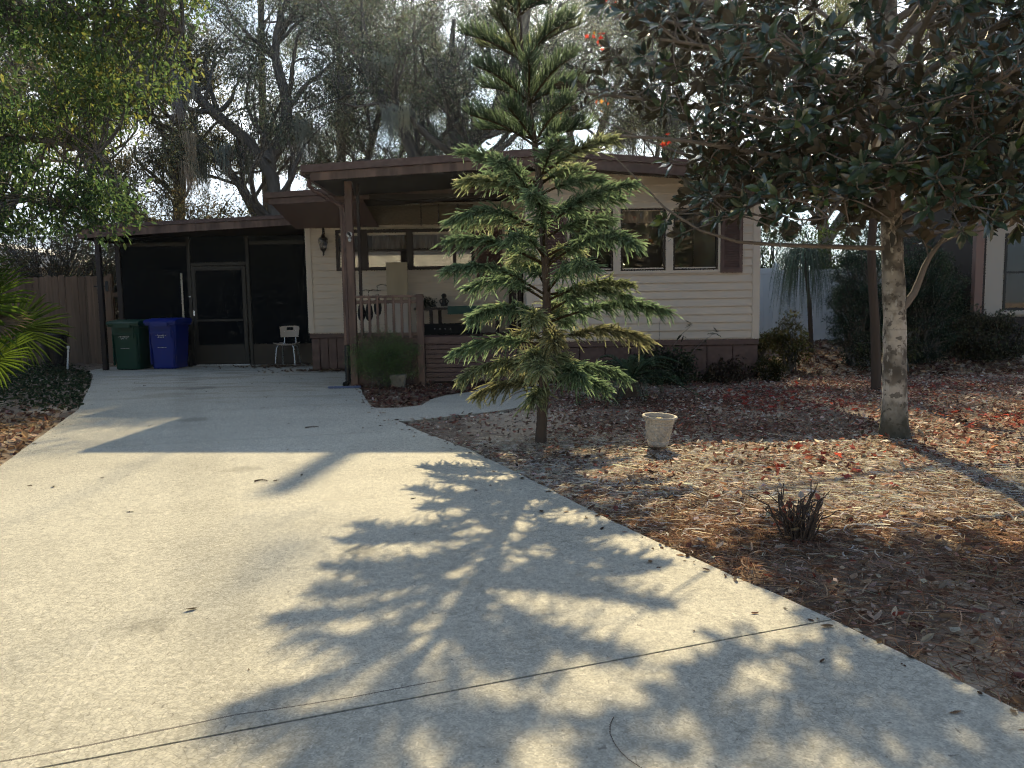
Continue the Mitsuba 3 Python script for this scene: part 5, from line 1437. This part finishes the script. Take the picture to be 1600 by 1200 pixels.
# a longer leaf outline with petiole, folded along the midrib and bent down
lv = np.array([[0, 0, 0], [0.12, 0.01, 0.0], [0.35, 0.47, 0.10], [0.62, 0.47, 0.08], [0.85, 0.25, 0.0], [1, 0, -0.10], [0.85, -0.25, 0.0], [0.62, -0.47, 0.08], [0.35, -0.47, 0.10], [0.12, -0.01, 0.0], [0.38, 0, 0.03], [0.68, 0, 0.0]])
lf = np.array([[0, 1, 9], [1, 10, 2], [10, 3, 2], [10, 11, 3], [11, 4, 3], [11, 5, 4], [9, 8, 10], [10, 8, 7], [10, 7, 11], [11, 7, 6], [11, 6, 5], [1, 9, 10]])
lf = lf[:, ::1]
col = palette([[0.038, 0.066, 0.042], [0.055, 0.09, 0.046], [0.10, 0.14, 0.04], [0.12, 0.09, 0.05]], [5, 4, 1, 0.6], n, rng)
fr = frames(d, up)
sz = np.c_[L, L * rng.uniform(0.36, 0.46, n), L * 0.5]
camd = np.linalg.norm(base - [0, 0, 1.08], axis=1) / L
el = (base[:, 2] + 0.0 - 1.08) / np.maximum(base[:, 1], 0.1)
az = base[:, 0] / np.maximum(base[:, 1], 0.1)
seen = (el < 0.40) & (az > -0.1) & (az < 0.68)
order = np.argsort(np.where(seen, camd, 1e6))
single, rest = order[:290], order[290:]
for i in single:
    vv, ff, cc = scatter(lv, lf, base[i:i + 1], fr[i:i + 1], sz[i:i + 1], col[i:i + 1])
    put(mg, 'leaf', (vv, ff), 'magnolia_leaf', color=cc)
vv, ff, cc = scatter(lv, lf, base[rest], fr[rest], sz[rest], col[rest])
put(mg, 'crown', (vv, ff), 'magnolia_leaf', color=cc)
labels[mg + '__crown'] = {'kind': 'stuff'}

# ------------------------------------------------------------------ red maple, nearly leafless
rng = np.random.default_rng(90)
rm = thing('red_maple', 'nearly leafless red maple with thin dark trunk behind the mottled trunk', 'tree')
mb = resample([(4.62, 9.7, -0.1), (4.58, 9.7, 0.8), (4.50, 9.7, 1.8), (4.55, 9.6, 3.0), (4.4, 9.5, 4.4), (4.5, 9.4, 6.0)], 14)
put(rm, 'trunk', tubes(mb[None], np.linspace(0.062, 0.03, 14)[None], 10), 'pine_bark', True)
ml = [([(4.52, 9.6, 3.0), (3.7, 9.3, 2.74), (2.8, 8.9, 2.60), (2.2, 8.8, 2.70), (1.45, 8.7, 2.95), (0.95, 8.6, 3.15)], 0.040, 0.006),
      ([(4.55, 9.6, 3.0), (3.4, 9.3, 3.7), (2.3, 9.2, 4.3), (1.5, 9.2, 4.9)], 0.038, 0.006),
      ([(4.5, 9.6, 2.6), (5.5, 9.4, 3.1), (6.5, 9.2, 3.5), (7.6, 9.0, 4.1)], 0.045, 0.008),
      ([(4.4, 9.5, 3.6), (5.2, 9.3, 4.6), (5.6, 9.2, 5.6)], 0.035, 0.006),
      ([(4.56, 9.6, 1.9), (5.4, 9.1, 1.95), (6.2, 8.8, 2.25), (6.9, 8.6, 2.35)], 0.028, 0.005),
      ([(4.4, 9.5, 4.0), (3.2, 9.4, 4.9), (2.4, 9.4, 5.6)], 0.03, 0.006)]
big = [limb(*l) for l in ml]
put(rm, 'limbs', join([tubes(b[0][None], b[1][None], 6) for b in big]), 'twig_bark', True)
out, tips = [], []
for pts, rad in big:
    for i in range(10):
        s = rng.uniform(0.25, 1.0) * (len(pts) - 1)
        j = min(int(s), len(pts) - 2)
        q = pts[j] + (pts[j + 1] - pts[j]) * (s - j)
        dd = unit(pts[j + 1] - pts[j])
        grow(rng, q, unit(dd + unit(rng.normal(size=3)) * 0.75 + [0, 0, 0.25]), rng.uniform(0.35, 0.75), 0.007, 1, 4, 0.6, out, tips, wig=0.5, upw=0.12)
put(rm, 'twigs', branch_mesh(out, 4), 'twig_bark', True)
labels[rm + '__twigs'] = {'kind': 'stuff'}
tt = np.concatenate(tips)
pick = tt[rng.integers(0, len(tt), 46)]
pick = np.concatenate([np.repeat(pick, 3, 0), np.array([[1.2, 9.2, 4.55], [1.0, 9.2, 4.2], [1.1, 9.1, 4.1], [0.55, 8.6, 2.85], [2.6, 8.9, 2.3], [5.3, 9.2, 3.0], [5.9, 9.2, 3.1], [6.1, 9.2, 3.4], [1.0, 8.5, 3.3], [1.7, 8.6, 2.9], [2.3, 8.5, 2.75]]).repeat(5, 0)])
pick = pick + rng.normal(size=pick.shape) * 0.045
n = len(pick)
vv, ff, cc = scatter(*leaf_template('lobed'), pick, frames(rng.normal(size=(n, 3)) * [1, 1, 0.6] + [0, 0, -0.6], rng.normal(size=(n, 3))), rng.uniform(0.05, 0.08, n), palette([[0.42, 0.045, 0.03], [0.52, 0.12, 0.04], [0.55, 0.28, 0.06]], [4, 2, 1.4], n, rng))
put(rm, 'red_leaves', (vv, ff), 'leaf_bright', color=cc)
labels[rm + '__red_leaves'] = {'kind': 'stuff', 'label': 'scattered red and orange maple leaves'}

# ------------------------------------------------------------------ cut back shrub near the driveway
rng = np.random.default_rng(95)
cs = thing('pruned_shrub', 'small shrub cut back to bare grey stubs in the leaf litter', 'shrub')
SB = np.array([1.33, 3.52, -0.05])
out = []
for i in range(46):
    a = rng.uniform(0, 2 * PI)
    lean = rng.uniform(0.05, 0.50)
    H_ = rng.uniform(0.10, 0.25)
    p0 = SB + [0.06 * math.cos(a) * rng.random(), 0.05 * math.sin(a) * rng.random(), 0]
    p2 = p0 + [H_ * lean * math.cos(a), H_ * lean * math.sin(a), H_]
    mid = (p0 + p2) / 2 + rng.normal(size=3) * 0.012
    out.append((resample([p0, mid, p2], 6), np.linspace(0.0060, 0.0036, 6) * rng.uniform(0.6, 1.2)))
    for _ in range(rng.integers(1, 5)):
        q = mid + (p2 - mid) * rng.random()
        e = q + rng.normal(size=3) * [0.035, 0.03, 0.015] + [0.03 * math.cos(a), 0.03 * math.sin(a), 0.05]
        out.append((resample([q, (q + e) / 2 + rng.normal(size=3) * 0.006, e], 6), np.linspace(0.0034, 0.0016, 6)))
put(cs, 'stems', tubes(np.array([o[0] for o in out]), np.array([o[1] for o in out]), 6), 'pine_bark', True)
tipsP = np.array([o[0][-1] for o in out])
sel = tipsP[rng.integers(0, len(tipsP), 26)]
vv, ff, cc = scatter(*leaf_template('curl'), sel, frames(rng.normal(size=(26, 3)), rng.normal(size=(26, 3)) * 0.5 + [0, 0, 1]), rng.uniform(0.02, 0.045, 26), palette([[0.3, 0.1, 0.07], [0.55, 0.5, 0.45], [0.25, 0.2, 0.13]], [2, 2, 2], 26, rng))
put(cs, 'dry_leaves', (vv, ff), 'dry_leaf', color=cc)

# ------------------------------------------------------------------ leaf litter, straw and ground cover
rng = np.random.default_rng(100)
solid = DRIVE.union(WALK).buffer(0.015)
HOUSE = sbox(-3.8, 11.5, 3.72, 26).union(sbox(-2.3, 11.42, 0.3, 15)).union(sbox(-8.6, 15.3, -3.7, 22)).union(sbox(8.6, 14.4, 18, 25))


def scatter_ground(n, x0, x1, y0, y1, weight, keep_off=0.0):
    """n points on the open ground, denser where weight(x, y) is larger"""
    pts = []
    tot = 0
    blocked = solid.union(HOUSE).buffer(keep_off)
    while tot < n:
        m = n * 3
        x, y = rng.uniform(x0, x1, m), rng.uniform(y0, y1, m)
        ok = (rng.random(m) < weight(x, y)) & ~shapely.contains_xy(blocked, x, y)
        pts.append(np.c_[x[ok], y[ok]])
        tot += ok.sum()
    return np.concatenate(pts)[:n]


def patch(x, y, s, seed, lo=0.42, hi=0.6):
    return np.clip((meshkit.fbm(np.stack([x * s, y * s, 0 * x], -1), 3, seed) - lo) / (hi - lo), 0, 1)


def lay(n, pts, tmpl, size, cols, w, lift, mtl, name, label, tiltn=0.45, aspect=1.0):
    z = ground_z(pts[:, 0], pts[:, 1])
    pos = np.c_[pts, z + lift * rng.random(len(pts)) + 0.004]
    d = np.c_[rng.normal(size=(len(pts), 2)), rng.normal(size=len(pts)) * 0.28]
    up = rng.normal(size=(len(pts), 3)) * tiltn + [0, 0, 1]
    s = rng.uniform(size[0], size[1], len(pts))
    vv, ff, cc = scatter(*leaf_template(tmpl), pos, frames(d, up), np.c_[s, s * aspect, s], palette(cols, w, len(pts), rng, 0.28))
    put(None, name, (vv, ff), mtl, color=cc)
    labels[name] = {'label': label, 'category': 'ground litter', 'kind': 'stuff'}


right = lambda x, y: (x > -2.2 + np.clip((11 - y) * 0.4, 0, 9) * 0.4)
# brown, tan and maroon leaves over the right yard; fewer near the camera where pine straw lies
dens = lambda x, y: np.clip(0.10 + 0.9 * np.clip((y - 4.3) / 3.0, 0, 1), 0, 1) * (0.35 + 0.65 * patch(x, y, 0.9, 3)) * np.clip(0.25 + x * 0.5, 0.25, 1)
p1 = scatter_ground(44000, -2.0, 10.5, 1.6, 11.5, dens)
lay(0, p1, 'curl', (0.025, 0.062), [[0.29, 0.175, 0.135], [0.40, 0.29, 0.23], [0.66, 0.60, 0.54], [0.25, 0.12, 0.10], [0.40, 0.13, 0.10], [0.14, 0.10, 0.08]], [3.4, 2.4, 1.6, 2.2, 0.3, 2.0], 0.03, 'dry_leaf', 'fallen_leaves', 'brown and maroon dry leaves covering the right yard', aspect=0.58, tiltn=0.34)
p1 = scatter_ground(1100, -1.0, 7.5, 4.5, 10.5, lambda x, y: patch(x, y, 1.1, 9, 0.45, 0.62) * np.clip((x - 1.2) / 1.5, 0, 1))
lay(0, p1, 'lobed', (0.05, 0.09), [[0.40, 0.08, 0.06], [0.26, 0.085, 0.075], [0.46, 0.20, 0.13]], [1.2, 3, 1], 0.04, 'dry_leaf', 'red_leaves', 'scattered red maple leaves on the right yard')
p1 = scatter_ground(4200, -1.0, 8.0, 1.4, 6.0, lambda x, y: 0.3 + 0.7 * patch(x, y, 1.0, 12))
lay(0, p1, 'curl', (0.022, 0.06), [[0.30, 0.20, 0.14], [0.50, 0.42, 0.35], [0.22, 0.12, 0.08], [0.28, 0.08, 0.06]], [2, 2, 2, 0.5], 0.02, 'dry_leaf', 'loose_leaves', 'loose dry leaves lying on the pine straw near the driveway', aspect=0.4)
p1 = scatter_ground(5200, 3.5, 12, 11.5, 17.5, lambda x, y: 0.5 + 0.5 * patch(x, y, 0.7, 14))
lay(0, p1, 'curl', (0.06, 0.12), [[0.16, 0.10, 0.07], [0.28, 0.20, 0.14], [0.40, 0.32, 0.25], [0.15, 0.07, 0.055]], [3, 2, 1, 1], 0.03, 'dry_leaf', 'side_yard_leaves', 'brown leaves on the shaded side yard before the white fence', aspect=0.65)
p1 = scatter_ground(4200, -8.6, -2.6, 3.5, 9.6, lambda x, y: np.clip((9.8 - y) / 2.0, 0.1, 1))
lay(0, p1, 'curl', (0.05, 0.10), [[0.20, 0.13, 0.09], [0.32, 0.23, 0.17], [0.42, 0.34, 0.28], [0.14, 0.07, 0.06]], [3, 2, 1.4, 1], 0.04, 'dry_leaf', 'left_bed_leaves', 'brown dry leaves along the left edge of the driveway', aspect=0.62)


def straw(n, pts, length, w, cols, ww, name, label, lift=0.02, arch=0.06):
    z = ground_z(pts[:, 0], pts[:, 1])
    a = rng.uniform(0, 2 * PI, len(pts))
    L = rng.uniform(length[0], length[1], len(pts))
    m = 4
    t = np.linspace(-0.5, 0.5, m)
    cur = rng.normal(size=len(pts)) * 0.11
    P = np.empty((len(pts), m, 3))
    hx, hy = np.cos(a), np.sin(a)
    bow = cur[:, None] * L[:, None] * (t[None] ** 2 * 4 - 0.3)
    P[:, :, 0] = pts[:, None, 0] + hx[:, None] * t * L[:, None] - hy[:, None] * bow
    P[:, :, 1] = pts[:, None, 1] + hy[:, None] * t * L[:, None] + hx[:, None] * bow
    P[:, :, 2] = z[:, None] + 0.003 + lift * rng.random((len(pts), 1)) + L[:, None] * arch * rng.random((len(pts), 1)) * (1 - (t * 2)[None] ** 2) + rng.normal(size=(len(pts), 1)) * 0.06 * L[:, None] * t[None]
    R = w * np.array([0.7, 1.0, 1.0, 0.5])[None] * rng.uniform(0.6, 1.3, (len(pts), 1))
    tt_ = unit(np.gradient(P, axis=1))
    sd_ = unit(np.cross(tt_, unit(rng.normal(size=(len(pts), 1, 3)) * 0.5 + [0, 0, 1.0])))
    v = np.stack([P + sd_ * R[..., None] * 1.5, P - sd_ * R[..., None] * 1.5], 2).reshape(-1, 3)
    i_ = np.arange(m - 1) * 2
    f1_ = np.vstack([np.c_[i_, i_ + 1, i_ + 3], np.c_[i_, i_ + 3, i_ + 2]])
    f = (f1_[None] + (np.arange(len(pts)) * m * 2)[:, None, None]).reshape(-1, 3)
    inside_ = shapely.contains_xy(solid.buffer(-0.05), P[:, :, 0].ravel(), P[:, :, 1].ravel()).reshape(len(pts), m).any(1)
    c = np.repeat(palette(cols, ww, len(pts), rng, 0.25), m * 2, 0)
    put(None, name, (v, f.reshape(len(pts), -1, 3)[~inside_].reshape(-1, 3)), 'dry_leaf', color=c)
    labels[name] = {'label': label, 'category': 'ground litter', 'kind': 'stuff'}


p2 = scatter_ground(44000, -0.4, 6.0, 1.25, 5.2, lambda x, y: (0.35 + 0.65 * patch(x, y, 1.3, 21)) * np.clip((5.4 - y) / 1.6, 0, 1) ** 1.3)
straw(0, p2, (0.06, 0.18), 0.0014, [[0.36, 0.22, 0.145], [0.46, 0.33, 0.235], [0.24, 0.145, 0.10], [0.56, 0.46, 0.36]], [3, 2.4, 3, 0.8], 'pine_straw', 'rusty pine straw covering the near right yard')
p2 = scatter_ground(26000, -0.9, 4.6, 3.2, 6.6, lambda x, y: np.clip(1 - ((x - 1.5) / 2.4) ** 2, 0.08, 1) * (0.4 + 0.6 * patch(x, y, 1.0, 23)) * np.clip((6.7 - y) / 0.6, 0, 1) * np.clip((y - 3.45) / 0.9, 0.04, 1))
straw(0, p2, (0.04, 0.11), 0.0020, [[0.80, 0.74, 0.64], [0.68, 0.59, 0.49], [0.86, 0.82, 0.74], [0.46, 0.37, 0.30]], [3, 2, 2, 1], 'dry_grass', 'pale dead grass thatch between the flower pot and the pruned shrub', lift=0.025)
# crumbs of mulch everywhere near
p3 = scatter_ground(46000, -2.2, 8, 1.25, 9.0, lambda x, y: (0.6 + 0.4 * patch(x, y, 1.5, 27)) * np.where(y < 4.2, 1.0, 0.3))
lay(0, p3, 'diamond', (0.010, 0.036), [[0.12, 0.085, 0.065], [0.28, 0.20, 0.15], [0.46, 0.36, 0.28]], [3, 3, 2], 0.012, 'plain_attr', 'mulch_bits', 'dark crumbs of mulch and broken leaves on the right yard', aspect=0.5)
# the bed by the porch
p3 = scatter_ground(900, -2.3, -0.4, 8.6, 11.35, lambda x, y: 1.0 + 0 * x)
lay(0, p3, 'curl', (0.05, 0.09), [[0.17, 0.10, 0.075], [0.25, 0.16, 0.12], [0.13, 0.06, 0.05]], [3, 2, 2], 0.03, 'dry_leaf', 'porch_bed_leaves', 'dark leaves in the little bed between porch and driveway', aspect=0.65)
# ivy-like cover along the left
p4 = scatter_ground(9000, -11, -4.6, 8.4, 15.8, lambda x, y: np.clip((y - 8.2) / 1.6, 0, 1) * np.clip((-4.4 - 0.0 * y - x) / 1.0 + 0.3, 0.1, 1))
z_ = 0.20
z4 = ground_z(p4[:, 0], p4[:, 1])
edge = np.clip(shapely.distance(shapely.points(p4), DRIVE) / 0.7, 0, 1)
pos = np.c_[p4, z4 + 0.02 + 0.22 * edge * rng.random(len(p4))]
s = rng.uniform(0.045, 0.085, len(p4))
vv, ff, cc = scatter(*leaf_template('oval'), pos, frames(rng.normal(size=(len(p4), 3)) * [1, 1, 0.4], rng.normal(size=(len(p4), 3)) * 0.5 + [0, -0.2, 1]), np.c_[s, s * 0.6, s * 0.5], palette([[0.032, 0.052, 0.030], [0.05, 0.075, 0.036], [0.10, 0.085, 0.055]], [4, 2, 1], len(p4), rng))
put(None, 'ground_cover', (vv, ff), 'leaf_thin', color=cc)
labels['ground_cover'] = {'label': 'dark leafy ground cover along the left side of the driveway', 'category': 'ground cover', 'kind': 'stuff'}

# debris on the concrete: single twigs and leaf heaps
p5 = np.c_[rng.uniform(-6.6, 1.0, 900), rng.uniform(1.6, 15.5, 900)]
p5 = p5[shapely.contains_xy(DRIVE.buffer(-0.03), p5[:, 0], p5[:, 1])]
dd = shapely.distance(shapely.points(p5), DRIVE.exterior)
keep = rng.random(len(p5)) < np.clip(0.10 + 0.9 * np.exp(-dd / 0.22) * (p5[:, 0] < -2) + 0.25 * (p5[:, 1] > 7), 0, 1)
p5 = p5[keep]
s = rng.uniform(0.012, 0.05, len(p5))
vv, ff, cc = scatter(*leaf_template('curl'), np.c_[p5, np.full(len(p5), 0.001)], frames(rng.normal(size=(len(p5), 3)) * [1, 1, 0.1], rng.normal(size=(len(p5), 3)) * 0.15 + [0, 0, 1]), np.c_[s, s * 0.5, s * 0.6], palette([[0.10, 0.07, 0.05], [0.2, 0.14, 0.09], [0.05, 0.04, 0.03]], [2, 1, 2], len(p5), rng))
put(None, 'driveway_debris', (vv, ff), 'plain_attr', color=cc)
labels['driveway_debris'] = {'label': 'tiny leaves and crumbs scattered over the pale driveway', 'category': 'ground litter', 'kind': 'stuff'}
p6 = np.c_[np.r_[rng.normal(-4.6, 0.45, 260), rng.normal(-3.3, 0.5, 220)], np.r_[rng.normal(15.55, 0.22, 260), rng.normal(14.2, 0.16, 220)]]
s = rng.uniform(0.04, 0.09, len(p6))
vv, ff, cc = scatter(*leaf_template('curl'), np.c_[p6, 0.002 + 0.03 * rng.random(len(p6))], frames(rng.normal(size=(len(p6), 3)) * [1, 1, 0.2], rng.normal(size=(len(p6), 3)) * 0.4 + [0, 0, 1]), np.c_[s, s * 0.6, s], palette([[0.12, 0.08, 0.06], [0.2, 0.14, 0.09], [0.3, 0.22, 0.16]], [3, 2, 1], len(p6), rng))
put(None, 'drifted_leaves', (vv, ff), 'dry_leaf', color=cc)
labels['drifted_leaves'] = {'label': 'brown leaves drifted together under the chair and along the skirting', 'category': 'ground litter', 'kind': 'stuff'}
for (pts, lab) in (([(0.255, 1.94, 0.004), (0.235, 1.86, 0.005), (0.25, 1.78, 0.004), (0.30, 1.70, 0.004), (0.345, 1.655, 0.006)], 'thin curved twig on the concrete below the long joint'),
                   ([(-1.67, 4.88, 0.006), (-1.63, 4.90, 0.010), (-1.59, 4.89, 0.006)], 'short dark twig lying alone in the middle of the driveway'),
                   ([(-1.95, 7.17, 0.006), (-1.90, 7.21, 0.008), (-1.84, 7.22, 0.006)], 'small dark twig on the shaded driveway near the walkway')):
    tw = thing('fallen_twig', lab, 'twig')
    put(tw, 'stem', tube1(resample(pts, 9), np.linspace(0.0013, 0.0006, 9) if pts[0][1] < 3 else np.linspace(0.006, 0.003, 9), 6), 'pine_bark', 60)
xs = rng.uniform(-2.3, 1.9, 9000)
ys = rng.uniform(1.3, 11.2, 9000)
inn = shapely.contains_xy(DRIVE, xs, ys)
dist = shapely.distance(shapely.points(xs, ys), DRIVE.exterior)
sel = inn & (rng.random(9000) < np.exp(-dist / 0.06)) & (xs > -2.4 + (11 - ys) * 0.25 - 0.6)
q5 = np.c_[xs, ys][sel]
s = rng.uniform(0.015, 0.06, len(q5))
vv, ff, cc = scatter(*leaf_template('curl'), np.c_[q5, np.full(len(q5), 0.001)], frames(rng.normal(size=(len(q5), 3)) * [1, 1, 0.15], rng.normal(size=(len(q5), 3)) * 0.3 + [0, 0, 1]), np.c_[s, s * 0.5, s * 0.7], palette([[0.24, 0.16, 0.11], [0.40, 0.30, 0.22], [0.12, 0.08, 0.06]], [2, 1, 2], len(q5), rng))
put(None, 'edge_leaves', (vv, ff), 'dry_leaf', color=cc)
labels['edge_leaves'] = {'label': 'crumbs and small leaves spilled onto the right edge of the driveway', 'category': 'ground litter', 'kind': 'stuff'}
# white marker stake and black bin by the fence
sk_ = thing('marker_stake', 'thin white marker stake standing before the wooden fence', 'stake')
put(sk_, 'stake', tube1([(-8.46, 14.6, -0.05), (-8.40, 14.6, 0.50)], 0.016, 6), 'white_vinyl')
put(sk_, 'tip', cbx(-8.425, -8.375, 14.585, 14.615, 0.48, 0.53, 0.004), 'white_vinyl')
bb = thing('black_bin', 'black plastic tub half hidden behind the palm fronds by the fence', 'bin')
put(bb, 'tub', lathe([(0.001, 0), (0.20, 0.0), (0.25, 0.68), (0.24, 0.69), (0.19, 0.05), (0.001, 0.05)], 24, (-9.15, 15.4, 0)), 'black', 40)
put(bb, 'rim', lathe([(0.245, 0.67), (0.28, 0.68), (0.28, 0.74), (0.245, 0.75), (0.235, 0.70)], 24, (-9.15, 15.4, 0)), 'black', 40)

# trees across the street, behind the camera: mirrored in the windows
for i, (x, y) in enumerate(((-11, -32), (-1, -34), (9, -30))):
    lab = ['first tree behind the white house across the street', 'middle tree behind the white house across the street', 'last tree beyond the white house across the street'][i]
    oak('street_tree', lab, None, 200 + i, [([(x, y, -0.1), (x, y, 3), (x + 0.5, y, 7)], 0.3, 0.1), ([(x, y, 3), (x - 2.5, y, 6)], 0.2, 0.06), ([(x, y, 3), (x + 3, y + 1, 6)], 0.2, 0.06)], 2.6, 1, leaves=(40, 0.8), leaf=(0.16, 0.24), moss_n=0, zmin=2.5)


# humid air that glows towards the sun: far trees grey out a little
scene['humid_air'] = {'type': 'homogeneous', 'albedo': {'type': 'rgb', 'value': [0.95, 0.95, 0.95]}, 'sigma_t': {'type': 'rgb', 'value': [0.00042, 0.00050, 0.00060]}, 'phase': {'type': 'hg', 'g': 0.86}}
scene['haze'] = {'type': 'cube', 'to_world': T().translate([0, 0, 10.5]).scale([700, 700, 12.0]), 'bsdf': {'type': 'null'}, 'interior': {'type': 'ref', 'id': 'humid_air'}}
labels['haze'] = {'label': 'thin pale haze filling the air around the yard', 'category': 'haze', 'kind': 'stuff'}
scene['camera']['medium'] = {'type': 'ref', 'id': 'humid_air'}
